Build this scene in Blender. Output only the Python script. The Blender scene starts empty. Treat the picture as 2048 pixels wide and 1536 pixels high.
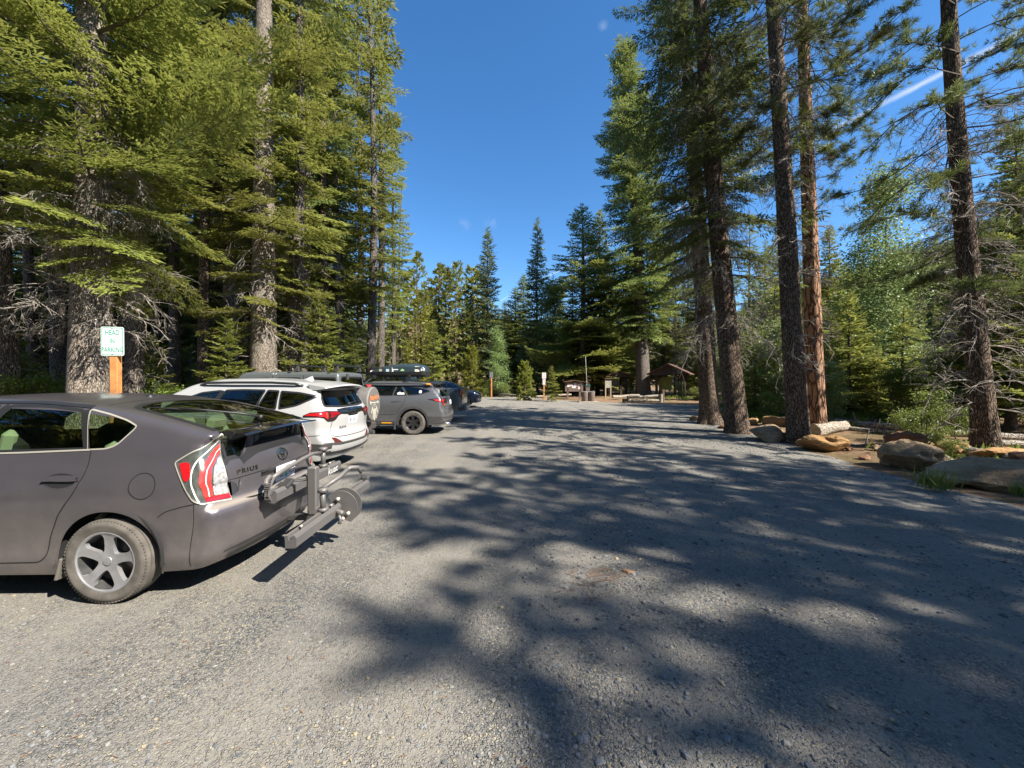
import bpy, math, random
import numpy as np
from mathutils import Vector, Matrix, geometry
R=math.radians
sc=bpy.context.scene
COL=sc.collection
# ---------------- camera
CAMH=1.66
cam=bpy.data.cameras.new('camera'); camo=bpy.data.objects.new('camera',cam); COL.objects.link(camo)
camo.location=(0,0,CAMH); camo.rotation_euler=(R(90-0.6),0,0)
cam.sensor_width=36; cam.lens=36*770/2048; cam.clip_start=.05; cam.clip_end=3000
sc.camera=camo
# ---------------- sun, sky, exposure
SUN_AZ=R(120); SUN_EL=R(43)
sdir=Vector((math.sin(SUN_AZ)*math.cos(SUN_EL),math.cos(SUN_AZ)*math.cos(SUN_EL),math.sin(SUN_EL)))
sl=bpy.data.lights.new('sun','SUN'); sl.energy=5.0; sl.angle=R(.45); sl.color=(1,.93,.82)
so=bpy.data.objects.new('sun',sl); COL.objects.link(so); so.rotation_euler=sdir.to_track_quat('Z','Y').to_euler()
sc.view_settings.view_transform='Standard'; sc.view_settings.look='None'; sc.view_settings.exposure=1.28; sc.view_settings.gamma=1
def pixdir(px,py): return Vector(((px-1024)/770,1,(760-py)/770)).normalized()
w=bpy.data.worlds.new('World'); sc.world=w; w.use_nodes=True
nt=w.node_tree; N=nt.nodes; LK=nt.links; N.clear()
def wn(t,**k):
    n=N.new(t)
    for a,b in k.items(): setattr(n,a,b)
    return n
def wmath(op,a,b=None,c=None,clamp=False):
    n=wn('ShaderNodeMath',operation=op,use_clamp=clamp)
    for i,x in enumerate((a,b,c)):
        if x is None: continue
        if isinstance(x,(int,float)): n.inputs[i].default_value=x
        else: LK.new(x,n.inputs[i])
    return n.outputs[0]
sky=wn('ShaderNodeTexSky',sky_type='NISHITA',sun_disc=False,sun_elevation=SUN_EL,sun_rotation=SUN_AZ,altitude=900,air_density=1.0,dust_density=.3,ozone_density=3.0)
hsv=wn('ShaderNodeHueSaturation'); hsv.inputs['Saturation'].default_value=1.24; hsv.inputs['Value'].default_value=1.0
LK.new(sky.outputs[0],hsv.inputs['Color'])
tc=wn('ShaderNodeTexCoord'); dirv=tc.outputs['Generated']
def wdot(v):
    n=wn('ShaderNodeVectorMath',operation='DOT_PRODUCT'); LK.new(dirv,n.inputs[0]); n.inputs[1].default_value=tuple(v); return n.outputs['Value']
dA=pixdir(1000,602); dB=pixdir(1920,130); nn=dA.cross(dB).normalized(); al=(nn.cross(dA)).normalized()
nz=wn('ShaderNodeTexNoise'); nz.inputs['Scale'].default_value=42; nz.inputs['Detail'].default_value=5; LK.new(dirv,nz.inputs['Vector'])
nz2=wn('ShaderNodeTexNoise'); nz2.inputs['Scale'].default_value=9; nz2.inputs['Detail'].default_value=3; LK.new(dirv,nz2.inputs['Vector'])
off=wmath('MULTIPLY_ADD',nz.outputs[0],.006,-.003)
dist=wmath('ABSOLUTE',wmath('ADD',wdot(nn),off))
t=wmath('ARCTAN2',wdot(al),wdot(dA))
ang=math.acos(dA.dot(dB))
wid=wmath('MULTIPLY_ADD',t,.0050,.0016)
m=wmath('SUBTRACT',1,wmath('DIVIDE',dist,wid),clamp=True)
m=wmath('MULTIPLY',m,wmath('MULTIPLY',wmath('GREATER_THAN',t,-.0),wmath('LESS_THAN',t,ang*1.06)))
m=wmath('MULTIPLY',m,wmath('MULTIPLY_ADD',nz2.outputs[0],1.6,-.15,clamp=True))
m=wmath('MULTIPLY',m,.8)
for (px,py,rad,am) in ((930,447,.022,.07),(982,446,.020,.12),(1204,60,.012,.10)):
    d=wdot(pixdir(px,py)); a=wmath('ARCCOSINE',d)
    b=wmath('SUBTRACT',1,wmath('DIVIDE',a,rad),clamp=True)
    b=wmath('MULTIPLY',b,wmath('MULTIPLY_ADD',nz.outputs[0],4,-1.6,clamp=True))
    m=wmath('MAXIMUM',m,wmath('MULTIPLY',b,am*1.6))
mix=wn('ShaderNodeMix',data_type='RGBA'); LK.new(m,mix.inputs[0]); LK.new(hsv.outputs[0],mix.inputs[6]); mix.inputs[7].default_value=(4.2,4.5,4.9,1)
bg=wn('ShaderNodeBackground'); bg.inputs['Strength'].default_value=.100; LK.new(mix.outputs[2],bg.inputs['Color'])
wo=wn('ShaderNodeOutputWorld'); LK.new(bg.outputs[0],wo.inputs[0])
# ---------------- materials
def new_mat(name):
    m=bpy.data.materials.new(name); m.use_nodes=True
    return m,m.node_tree,m.node_tree.nodes['Principled BSDF']
def tn(nt,t,**k):
    n=nt.nodes.new(t)
    for a,b in k.items(): setattr(n,a,b)
    return n
def tmath(nt,op,a,b=None,c=None,clamp=False):
    n=tn(nt,'ShaderNodeMath',operation=op,use_clamp=clamp)
    for i,x in enumerate((a,b,c)):
        if x is None: continue
        if isinstance(x,(int,float)): n.inputs[i].default_value=x
        else: nt.links.new(x,n.inputs[i])
    return n.outputs[0]
def tmix(nt,f,a,b):
    n=tn(nt,'ShaderNodeMix',data_type='RGBA')
    for i,x in ((0,f),(6,a),(7,b)):
        if isinstance(x,(int,float)): n.inputs[i].default_value=x
        elif isinstance(x,tuple): n.inputs[i].default_value=(*x,1)
        else: nt.links.new(x,n.inputs[i])
    return n.outputs[2]
def tnoise(nt,scale,detail=3,rough=.5,vec=None,dist=0):
    n=tn(nt,'ShaderNodeTexNoise'); n.inputs['Scale'].default_value=scale; n.inputs['Detail'].default_value=detail; n.inputs['Roughness'].default_value=rough; n.inputs['Distortion'].default_value=dist
    if vec is None:
        c=nt.nodes.get('TC') or tn(nt,'ShaderNodeTexCoord',name='TC'); vec=c.outputs['Object']
    nt.links.new(vec,n.inputs['Vector']); return n.outputs['Fac']
def tobj(nt):
    c=nt.nodes.get('TC') or tn(nt,'ShaderNodeTexCoord',name='TC'); return c.outputs['Object']
def tscale(nt,v,s):
    n=tn(nt,'ShaderNodeVectorMath',operation='MULTIPLY'); nt.links.new(v,n.inputs[0]); n.inputs[1].default_value=s; return n.outputs[0]
def ramp(nt,f,*st):
    n=tn(nt,'ShaderNodeValToRGB'); nt.links.new(f,n.inputs[0]); e=n.color_ramp.elements
    while len(e)<len(st): e.new(.5)
    for x,(p,c) in zip(e,st): x.position=p; x.color=(*c,1) if isinstance(c,tuple) else (c,c,c,1)
    return n.outputs[0]
def tbump(nt,b,h,dist,strength=1.0):
    n=tn(nt,'ShaderNodeBump'); n.inputs['Distance'].default_value=dist; n.inputs['Strength'].default_value=strength
    nt.links.new(h,n.inputs['Height']); nt.links.new(n.outputs[0],b.inputs['Normal'])
_M={}
def mat(name,col=(.5,.5,.5),rough=.5,metal=0,coat=0,spec=.5,var=0,vs=8,emit=0):
    if name in _M: return _M[name]
    m,nt,b=new_mat(name)
    b.inputs['Base Color'].default_value=(*col,1); b.inputs['Roughness'].default_value=rough
    b.inputs['Metallic'].default_value=metal; b.inputs['Coat Weight'].default_value=coat; b.inputs['Specular IOR Level'].default_value=spec
    if var:
        c=tmix(nt,ramp(nt,tnoise(nt,vs,4),(.3,0.),(.7,1.)),tuple(x*(1-var) for x in col),tuple(min(1,x*(1+var)) for x in col))
        nt.links.new(c,b.inputs['Base Color'])
    _M[name]=m; return m
def paint(name,col,metal=.3,rough=.35,dust=.3,coat=1.0,dz=.9,inner=False):
    if name in _M: return _M[name]
    m,nt,b=new_mat(name)
    tco=tobj(nt); sx=tn(nt,'ShaderNodeSeparateXYZ'); nt.links.new(tco,sx.inputs[0])
    z=sx.outputs['Z']
    n=tnoise(nt,3.5,6,.65)
    n2=tnoise(nt,60,3,.6)
    g=tmath(nt,'MULTIPLY',tmath(nt,'SUBTRACT',1,tmath(nt,'DIVIDE',z,dz),clamp=True),1.3)
    f=tmath(nt,'MULTIPLY',tmath(nt,'MULTIPLY_ADD',n,1.5,-.3,clamp=True),tmath(nt,'ADD',g,.12))
    f=tmath(nt,'MULTIPLY',f,tmath(nt,'MULTIPLY_ADD',n2,.5,.75)); f=tmath(nt,'MULTIPLY',f,dust,clamp=True)
    gn=tn(nt,'ShaderNodeNewGeometry'); sn=tn(nt,'ShaderNodeSeparateXYZ'); nt.links.new(gn.outputs['Normal'],sn.inputs[0])
    up=tmath(nt,'MULTIPLY_ADD',sn.outputs['Z'],2.5,-1.0,clamp=True); low=tmath(nt,'MULTIPLY_ADD',z,-5,dz*5+.3,clamp=True)
    f=tmath(nt,'MAXIMUM',f,tmath(nt,'MULTIPLY',tmath(nt,'MULTIPLY',up,low),min(1,dust*1.5)))
    bf=gn.outputs['Backfacing'] if inner else tmath(nt,'ADD',0.0,0.0)
    f=tmath(nt,'MULTIPLY',f,tmath(nt,'SUBTRACT',1,bf))
    c=tmix(nt,f,col,(.36,.31,.25)); c=tmix(nt,bf,c,(.022,.022,.018)); nt.links.new(c,b.inputs['Base Color'])
    nt.links.new(tmath(nt,'MULTIPLY_ADD',f,.5,rough,clamp=True),b.inputs['Roughness'])
    nt.links.new(tmath(nt,'MULTIPLY',tmath(nt,'MULTIPLY',tmath(nt,'SUBTRACT',1,f,clamp=True),tmath(nt,'SUBTRACT',1,bf)),metal),b.inputs['Metallic'])
    nt.links.new(tmath(nt,'MULTIPLY',tmath(nt,'SUBTRACT',1,bf),coat*.7),b.inputs['Coat Weight']); nt.links.new(tmath(nt,'MULTIPLY',tmath(nt,'SUBTRACT',1,bf),.5),b.inputs['Specular IOR Level']); b.inputs['Coat Roughness'].default_value=.14
    _M[name]=m; return m
def glass(name,tint=(.35,.42,.36),refl=1.0,rough=.02):
    if name in _M: return _M[name]
    m,nt,b=new_mat(name); nt.nodes.remove(b)
    tr=tn(nt,'ShaderNodeBsdfTransparent'); tr.inputs[0].default_value=(*tint,1)
    gl=tn(nt,'ShaderNodeBsdfGlossy'); gl.inputs['Roughness'].default_value=rough; gl.inputs[0].default_value=(refl,refl,refl,1)
    fr=tn(nt,'ShaderNodeFresnel'); fr.inputs['IOR'].default_value=1.55
    geo=tn(nt,'ShaderNodeNewGeometry')
    f=tmath(nt,'MULTIPLY',fr.outputs[0],tmath(nt,'SUBTRACT',1,geo.outputs['Backfacing']))
    f=tmath(nt,'MULTIPLY_ADD',f,1.15,.02,clamp=True)
    mx=tn(nt,'ShaderNodeMixShader'); nt.links.new(f,mx.inputs[0]); nt.links.new(tr.outputs[0],mx.inputs[1]); nt.links.new(gl.outputs[0],mx.inputs[2])
    nt.links.new(mx.outputs[0],nt.nodes['Material Output'].inputs[0]); _M[name]=m; return m
# ---------------- geometry
class G:
    """collects polygons of one mesh"""
    def __init__(s): s.v=[]; s.f=[]; s.m=[]; s.n=[]; s.k=0; s.custom=False; s.sm=[]
    def add(s,v,f,mi=0,nrm=None,smooth=True):
        v=np.asarray(v,float).reshape(-1,3); s.v.append(v)
        if nrm is not None: s.custom=True; s.n.append(np.asarray(nrm,float).reshape(-1,3))
        else: s.n.append(np.zeros_like(v))
        for q in f: s.f.append([int(i)+s.k for i in q]); s.m.append(mi); s.sm.append(smooth)
        s.k+=len(v); return s
    def box(s,c,d,rot=None,mi=0,bev=0):
        c=np.array(c,float); d=np.array(d,float)/2
        if bev<=0:
            v=np.array([[x,y,z] for x in(-1,1) for y in(-1,1) for z in(-1,1)])*d
            f=[(0,1,3,2),(4,6,7,5),(0,4,5,1),(2,3,7,6),(0,2,6,4),(1,5,7,3)]
        else:
            b=min(bev,*(d*.98)); pts=[]
            v=[];idx={}
            for x in(-1,1):
                for y in(-1,1):
                    for z in(-1,1):
                        for a in range(3):
                            p=np.array([x,y,z])*(d-b); p[a]+=b*(x,y,z)[a]; idx[(x,y,z,a)]=len(v); v.append(p)
            f=[]
            S=(-1,1)
            for a in range(3):
                o=[i for i in range(3) if i!=a]
                for sg in S:
                    q=[]
                    for (p,r) in ((-1,-1),(1,-1),(1,1),(-1,1)):
                        k=[0,0,0]; k[a]=sg; k[o[0]]=p; k[o[1]]=r; q.append(idx[(*k,a)])
                    if (sg>0)!=(a!=1): q=q[::-1]
                    f.append(q)
            for a in range(3):
                o=[i for i in range(3) if i!=a]
                for p in S:
                    for r in S:
                        k0=[0,0,0];k0[a]=-1;k0[o[0]]=p;k0[o[1]]=r; k1=k0[:];k1[a]=1
                        q=[idx[(*k0,o[0])],idx[(*k1,o[0])],idx[(*k1,o[1])],idx[(*k0,o[1])]]
                        if (p*r>0)==(a!=1): q=q[::-1]
                        f.append(q)
            for x in S:
                for y in S:
                    for z in S:
                        q=[idx[(x,y,z,i)] for i in range(3)]
                        if x*y*z<0: q=q[::-1]
                        f.append(q)
            v=np.array(v)
        if rot is not None: v=v@np.array(rot).T
        s.add(v+c,f,mi,smooth=False); return s
    def tube(s,pts,r,n=8,mi=0,cap=True):
        pts=np.array(pts,float); m=len(pts); r=np.broadcast_to(np.asarray(r,float),(m,))
        tg=np.gradient(pts,axis=0); tg/=np.linalg.norm(tg,axis=1)[:,None]+1e-9
        up=np.array([0,0,1.]) if abs(tg[0][2])<.9 else np.array([1.,0,0])
        V=[]
        a=np.arange(n)/n*2*math.pi
        x=np.cross(tg[0],up); x/=np.linalg.norm(x)
        for i in range(m):
            x=x-tg[i]*x.dot(tg[i]); x/=np.linalg.norm(x)+1e-9; y=np.cross(tg[i],x)
            V.append(pts[i]+r[i]*(np.cos(a)[:,None]*x+np.sin(a)[:,None]*y))
        V=np.concatenate(V); f=[]
        for i in range(m-1):
            for j in range(n): f.append((i*n+j,i*n+(j+1)%n,(i+1)*n+(j+1)%n,(i+1)*n+j))
        if cap: f.append(list(range(n))[::-1]); f.append([(m-1)*n+j for j in range(n)])
        s.add(V,f,mi); return s
    def cyl(s,p0,p1,r,n=16,mi=0,r1=None):
        return s.tube([p0,p1],[r,r if r1 is None else r1],n,mi)
    def lathe(s,prof,origin=(0,0,0),axis='z',n=32,mi=0):
        """prof: (radius, height)"""
        a=np.arange(n)/n*2*math.pi; V=[]
        for (r,h) in prof: V.append(np.stack([r*np.cos(a),r*np.sin(a),np.full(n,h)],1))
        V=np.concatenate(V)
        if axis=='y': V=V[:,[0,2,1]]*[1,1,-1]
        if axis=='x': V=V[:,[2,0,1]]
        f=[]
        for i in range(len(prof)-1):
            for j in range(n): f.append((i*n+j,i*n+(j+1)%n,(i+1)*n+(j+1)%n,(i+1)*n+j))
        s.add(V+np.array(origin),f,mi); return s
    def prism(s,poly,h0,h1,axis='z',mi=0,T=None):
        p=np.array(poly,float); n=len(p)
        lo=np.column_stack([p,np.full(n,h0)]); hi=np.column_stack([p,np.full(n,h1)])
        v=np.concatenate([lo,hi])
        if axis=='y': v=v[:,[0,2,1]]
        if axis=='x': v=v[:,[2,0,1]]
        if T is not None: v=T(v)
        f=[list(range(n))[::-1],list(range(n,2*n))]+[(i,(i+1)%n,n+(i+1)%n,n+i) for i in range(n)]
        s.add(v,f,mi,smooth=False); return s
    def tmap(s,fn):
        s.v=[fn(v) for v in s.v]; return s
    def build(s,name,mats,parent=None,autosm=None):
        v=np.concatenate(s.v); me=bpy.data.meshes.new(name); me.from_pydata(v.tolist(),[],s.f)
        if not isinstance(mats,(list,tuple)): mats=[mats]
        for m in mats: me.materials.append(m)
        me.polygons.foreach_set('material_index',s.m); me.polygons.foreach_set('use_smooth',s.sm)
        if s.custom:
            n=np.concatenate(s.n); me.update(); me.normals_split_custom_set_from_vertices(n.tolist())
        me.update()
        if autosm is not None and not s.custom:
            me.set_sharp_from_angle(angle=R(autosm))
        o=bpy.data.objects.new(name,me); COL.objects.link(o)
        if parent is not None: o.parent=parent
        return o
def npmesh(name,v,f,mats,parent=None,mi=None,smooth=False,attr=None):
    """big mesh from numpy arrays, all faces with the same corner count"""
    me=bpy.data.meshes.new(name); nf,k=f.shape
    me.vertices.add(len(v)); me.vertices.foreach_set('co',np.ascontiguousarray(v,dtype=np.float32).ravel())
    me.loops.add(nf*k); me.loops.foreach_set('vertex_index',np.ascontiguousarray(f,dtype=np.int32).ravel())
    me.polygons.add(nf); me.polygons.foreach_set('loop_start',np.arange(nf,dtype=np.int32)*k)
    me.polygons.foreach_set('loop_total',np.full(nf,k,dtype=np.int32))
    if not isinstance(mats,(list,tuple)): mats=[mats]
    for m in mats: me.materials.append(m)
    if mi is not None: me.polygons.foreach_set('material_index',np.ascontiguousarray(mi,dtype=np.int32))
    me.polygons.foreach_set('use_smooth',np.full(nf,bool(smooth)))
    if attr is not None:
        for kx,a in attr.items():
            at=me.attributes.new(kx,'FLOAT','POINT'); at.data.foreach_set('value',np.ascontiguousarray(a,dtype=np.float32))
    me.update(calc_edges=True)
    if parent is False: return me
    o=bpy.data.objects.new(name,me); COL.objects.link(o)
    if parent is not None: o.parent=parent
    return o
def thing(name,label,cat,loc=(0,0,0),rz=0,group=None):
    o=bpy.data.objects.new(name,None); COL.objects.link(o); o.location=loc; o.rotation_euler=(0,0,rz); o.empty_display_size=.2
    return tag(o,label,cat,group)
def tag(o,label=None,cat=None,group=None,kind=None):
    if label: o['label']=label
    if cat: o['category']=cat
    if group: o['group']=group
    if kind: o['kind']=kind
    return o
def dup(root,loc=None,rz=None,label=None,group=None,scale=None):
    r=root.copy(); COL.objects.link(r)
    if loc is not None: r.location=loc
    if rz is not None: r.rotation_euler=(0,0,rz)
    if scale is not None: r.scale=scale if isinstance(scale,tuple) else (scale,)*3
    if label: r['label']=label
    if group: r['group']=group
    for ch in root.children:
        c=ch.copy(); COL.objects.link(c); c.parent=r
        for g in ch.children:
            d=g.copy(); COL.objects.link(d); d.parent=c
    return r
def pip(pts,poly):
    x,y=pts[:,0],pts[:,1]; ins=np.zeros(len(pts),bool); n=len(poly)
    for i in range(n):
        x0,y0=poly[i]; x1,y1=poly[(i+1)%n]
        c=((y0>y)!=(y1>y))
        with np.errstate(divide='ignore',invalid='ignore'):
            xi=(x1-x0)*(y-y0)/(y1-y0+1e-20)+x0
        ins^=c&(x<xi)
    return ins
def dens(poly,step,closed=True):
    out=[]; n=len(poly)
    for i in range(n if closed else n-1):
        a=np.array(poly[i],float); b=np.array(poly[(i+1)%n],float); k=max(1,int(math.ceil(np.linalg.norm(b-a)/step)))
        for j in range(k): out.append(a+(b-a)*j/k)
    if not closed: out.append(np.array(poly[-1],float))
    return np.array(out)
def rnd(poly,r,n=4,closed=True):
    """round corners of a polygon"""
    p=[np.array(q,float) for q in poly]; out=[]; m=len(p)
    rr=r if isinstance(r,(list,tuple)) else [r]*m
    for i in range(m):
        if not closed and i in(0,m-1): out.append(p[i]); continue
        a,b,c=p[i-1],p[i],p[(i+1)%m]; u=a-b; v=c-b; lu=np.linalg.norm(u); lv=np.linalg.norm(v)
        t=min(rr[i],lu*.48,lv*.48); u=u/lu*t; v=v/lv*t
        for k in range(n+1):
            s=k/n; out.append(b+u*(1-s)**2+v*s*s)
    return np.array(out)
def circ(c,r,n=40,ry=None,a0=0):
    a=np.arange(n)/n*2*math.pi+a0; return np.stack([c[0]+r*np.cos(a),c[1]+(ry or r)*np.sin(a)],1)
def cdt(loops,pts,outer,holes):
    """triangulate: loops = constraint loops, pts = loose points"""
    V=[];E=[]
    for lp in loops:
        k=len(V); V+= [Vector((float(a),float(b))) for a,b in lp]; E+=[(k+i,k+(i+1)%len(lp)) for i in range(len(lp))]
    V+=[Vector((float(a),float(b))) for a,b in pts]
    r=geometry.delaunay_2d_cdt(V,E,[],0,1e-5,False)
    v=np.array([(a.x,a.y) for a in r[0]]); t=np.array([q for q in r[2] if len(q)==3])
    c=v[t].mean(1); keep=np.ones(len(t),bool)
    if outer is not None: keep&=pip(c,outer)
    for h in holes: keep&=~pip(c,h)
    t=t[keep]; used=np.unique(t); mp=-np.ones(len(v),int); mp[used]=np.arange(len(used))
    return v[used],mp[t]
def fill(poly,step,holes=()):
    poly=dens(poly,step); lo=poly.min(0); hi=poly.max(0)
    gx=np.arange(lo[0]+step/2,hi[0],step); gy=np.arange(lo[1]+step/2,hi[1],step)
    g=np.array([(a,b) for a in gx for b in gy]).reshape(-1,2)
    g=g[pip(g,poly)] if len(g) else g
    hs=[dens(h,step) for h in holes]
    for h in hs: g=g[~pip(g,h)] if len(g) else g
    return cdt([poly]+hs,g,poly,hs)
_tx={}
def text2d(s,size=1.0,bold=0,shear=0,font_space=1.0):
    """lettering as flat triangles centred on the origin: (verts Nx2, faces)"""
    c=bpy.data.curves.new('lettering','FONT'); c.body=s; c.size=size; c.align_x='CENTER'; c.align_y='CENTER'; c.offset=bold; c.shear=shear; c.space_character=font_space; c.resolution_u=3
    o=bpy.data.objects.new('lettering',c); COL.objects.link(o); bpy.context.view_layer.update()
    me=bpy.data.meshes.new_from_object(o); v=np.array([q.co[:2] for q in me.vertices]).reshape(-1,2); f=[list(p.vertices) for p in me.polygons]
    bpy.data.objects.remove(o); bpy.data.curves.remove(c); bpy.data.meshes.remove(me)
    return v,f
def rotz(a): c,s=math.cos(a),math.sin(a); return np.array([[c,-s,0],[s,c,0],[0,0,1]])
def rotx(a): c,s=math.cos(a),math.sin(a); return np.array([[1,0,0],[0,c,-s],[0,s,c]])
def roty(a): c,s=math.cos(a),math.sin(a); return np.array([[c,0,s],[0,1,0],[-s,0,c]])
# ---------------- car bodies: one smooth implicit hull per car, panels lifted on to it
def smooth_tab(pts,sig,n=600):
    p=np.array(pts,float); x=np.linspace(p[0,0],p[-1,0],n); y=np.interp(x,p[:,0],p[:,1])
    k=max(1,int(round(sig/(x[1]-x[0])*3))); kk=np.arange(-k,k+1)*(x[1]-x[0]); g=np.exp(-.5*(kk/sig)**2); g/=g.sum()
    # extend linearly past both ends
    yl=y[0]-(y[1]-y[0])*np.arange(k,0,-1); yr=y[-1]+(y[-1]-y[-2])*np.arange(1,k+1)
    ys=np.convolve(np.concatenate([yl,y,yr]),g,'valid')
    return lambda q:np.interp(q,x,ys)
def smax(a,b,k):
    h=np.clip(.5+.5*(a-b)/k,0,1); return b+(a-b)*h+k*h*(1-h)
class Body:
    def __init__(s,L,hw,top,side,rear,front,plan,belt=None,crown=.05,rc=.12,fc=.2,k_top=.12,k_end=.12,sig_top=.05,sig_side=.03,sig_rear=.02,zb=.2,d=.3,shape=None):
        s.L,s.hw,s.zb,s.d=L,hw,zb,d
        s.T0=smooth_tab(top,sig_top); s.S=smooth_tab(side,sig_side); s.Rr=smooth_tab(rear,sig_rear); s.Fr=smooth_tab(front,.04); s.Pl=smooth_tab(plan,.08)
        s.belt=smooth_tab(belt,.2) if belt else None; s.crown,s.rc,s.fc,s.kt,s.ke=crown,rc,fc,k_top,k_end; s.shape=shape
    def F(s,p):
        u,y,z=p[:,0],np.abs(p[:,1]),p[:,2]
        zz=z-(s.belt(u) if s.belt else 0)
        W=s.hw-s.S(zz)-s.Pl(u)
        if s.shape is not None: W=W+s.shape(u,z)
        f=smax(y-W,(z-s.T0(np.clip(u,0,s.L))+s.crown*(y/s.hw)**2)*.85,s.kt)
        r=(s.Rr(z)+s.rc*(y/s.hw)**2.4)-u; g=u-(s.L-s.Fr(z)-s.fc*(y/s.hw)**2.2)
        return smax(smax(f,r,s.ke),g,s.ke)
    def solve(s,O,D,tmax=2.0):
        lo=np.zeros(len(O)); hi=np.full(len(O),tmax)
        for _ in range(26):
            m=(lo+hi)/2; o=s.F(O+D*m[:,None])>0; hi=np.where(o,m,hi); lo=np.where(o,lo,m)
        return O+D*((lo+hi)/2)[:,None]
    def nrm(s,P):
        e=.006; g=np.stack([s.F(P+[e,0,0])-s.F(P-[e,0,0]),s.F(P+[0,e,0])-s.F(P-[0,e,0]),s.F(P+[0,0,e])-s.F(P-[0,0,e])],1)
        return g/(np.linalg.norm(g,axis=1)[:,None]+1e-9)
    def lift(s,dom,q,off=0):
        q=np.asarray(q,float).reshape(-1,2); n=len(q); O=np.zeros((n,3)); D=np.zeros((n,3)); a,b=q[:,0],q[:,1]
        if dom in('L','RT'):
            O[:,0]=a;O[:,2]=b;D[:,1]=1; O[:,1]=.05
            if dom=='RT': D[:,1]=-1; O[:,1]=-.05
        elif dom=='T': O[:,0]=a;O[:,1]=b;O[:,2]=.4;D[:,2]=1
        elif dom=='B': O[:,0]=.9;O[:,1]=a;O[:,2]=b;D[:,0]=-1
        elif dom=='F': O[:,0]=s.L-1.2;O[:,1]=a;O[:,2]=b;D[:,0]=1
        elif dom in('C','CR','E','ER'):
            r=.3; qq=.45; front=dom[0]=='E'
            uc=r; yc=s.hw-r
            th=np.clip(a/qq,0,1)*math.pi/2
            O[:,0]=np.where(a<0,uc-a,uc); O[:,1]=np.where(a>qq,yc-(a-qq),yc); O[:,2]=b
            D[:,0]=-np.sin(th); D[:,1]=np.cos(th)
            if front: O[:,0]=s.L-O[:,0]; D[:,0]*=-1
            if dom[-1]=='R': O[:,1]*=-1; D[:,1]*=-1
        P=s.solve(O,D); nn=s.nrm(P)
        return P+nn*off,nn
    def flipcheck(s,P,f,nn):
        f=np.asarray(f)
        a=np.cross(P[f[:,1]]-P[f[:,0]],P[f[:,2]]-P[f[:,0]]); sgn=(a*nn[f[:,0]]).sum(1)
        f=f.copy(); bad=sgn<0; f[bad]=f[bad][:,::-1]; return f
    def patch(s,g,dom,poly,off=.002,step=.05,mi=0,rim=0,holes=()):
        v,t=fill(poly,step,holes); P,nn=s.lift(dom,v,off); t=s.flipcheck(P,t,nn); g.add(cv(P),t,mi,cv(nn))
        if rim:
            e=dens(poly,step); A,n1=s.lift(dom,e,off); B=A-n1*rim; n=len(e); 
            c=A.mean(0); o=A-c; q=[(i,(i+1)%n,n+(i+1)%n,n+i) for i in range(n)]
            g.add(cv(np.concatenate([A,B])),q,mi,cv(np.concatenate([o,o])/(np.linalg.norm(np.concatenate([o,o]),axis=1)[:,None]+1e-9)))
    def stroke(s,g,dom,pts,w,off=.002,closed=False,mi=0,step=.04,ridge=0):
        p=dens(pts,step,closed); n=len(p)
        if closed: tg=np.roll(p,-1,0)-np.roll(p,1,0)
        else: tg=np.gradient(p,axis=0)
        tg/=np.linalg.norm(tg,axis=1)[:,None]+1e-9; nr=np.stack([-tg[:,1],tg[:,0]],1)
        w=np.broadcast_to(np.asarray(w,float),(n,))[:,None] if np.ndim(w)==0 else np.interp(np.linspace(0,1,n),np.linspace(0,1,len(w)),w)[:,None]
        A,na=s.lift(dom,p+nr*w/2,off-ridge); B,nb=s.lift(dom,p-nr*w/2,off-ridge)
        rows=[A,B]; nrm=[na,nb]
        if ridge: C,nc=s.lift(dom,p,off); rows=[A,C,B]; nrm=[na,nc,nb]
        P=np.concatenate(rows); nn=np.concatenate(nrm); k=len(rows); q=[]
        m=n if closed else n-1
        for r in range(k-1):
            for i in range(m): j=(i+1)%n; q.append((r*n+i,r*n+j,(r+1)*n+j,(r+1)*n+i))
        q=s.flipcheck(P,np.array(q),nn); g.add(cv(P),q,mi,cv(nn))
    def text(s,g,dom,txt,at,size,off=.004,mi=0,bold=0,shear=0,sx=1,sp=1.0):
        v,f=text2d(txt,size,bold,shear,sp); v=v*[sx,1]
        if dom in('L','B','C'): v=v*[-1,1] # seen from outside, u and y run right to left
        P,nn=s.lift(dom,v+np.array(at),off); g.add(cv(P),f,mi,cv(nn))
    def shell(s,g,holes,nu=84,ny=22,nz=16,mi=0):
        """holes: dict domain -> list of 2-D loops"""
        L,hw,d=s.L,s.hw,s.d
        us=np.linspace(0,L,nu+1); ys=np.linspace(-hw,hw,ny+1); fs=np.linspace(0,1,nz+1)
        def proj(u,y,f):
            u=np.asarray(u,float); y=np.asarray(y,float); f=np.asarray(f,float)
            Ou=np.clip(u,d,L-d); t=s.T0(Ou); zb=s.zb if not callable(s.zb) else s.zb(Ou); z=zb+f*(t-zb)
            Oy=np.clip(y,-(hw-d),hw-d); Oz=np.minimum(z,t-.13)
            O=np.stack([Ou,Oy,Oz],1); P=np.stack([u,y,z],1); D=P-O; D/=np.linalg.norm(D,axis=1)[:,None]+1e-9
            return s.solve(O,D)
        faces={'L':[(u,hw,f) for u in us for f in fs],'RT':[(u,-hw,f) for u in us for f in fs],'B':[(0,y,f) for y in ys for f in fs],'F':[(L,y,f) for y in ys for f in fs],'T':[(u,y,1.) for u in us for y in ys]}
        dims={'L':(nu+1,nz+1),'RT':(nu+1,nz+1),'B':(ny+1,nz+1),'F':(ny+1,nz+1),'T':(nu+1,ny+1)}
        ax={'L':(0,2),'RT':(0,2),'B':(1,2),'F':(1,2),'T':(0,1)}
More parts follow.
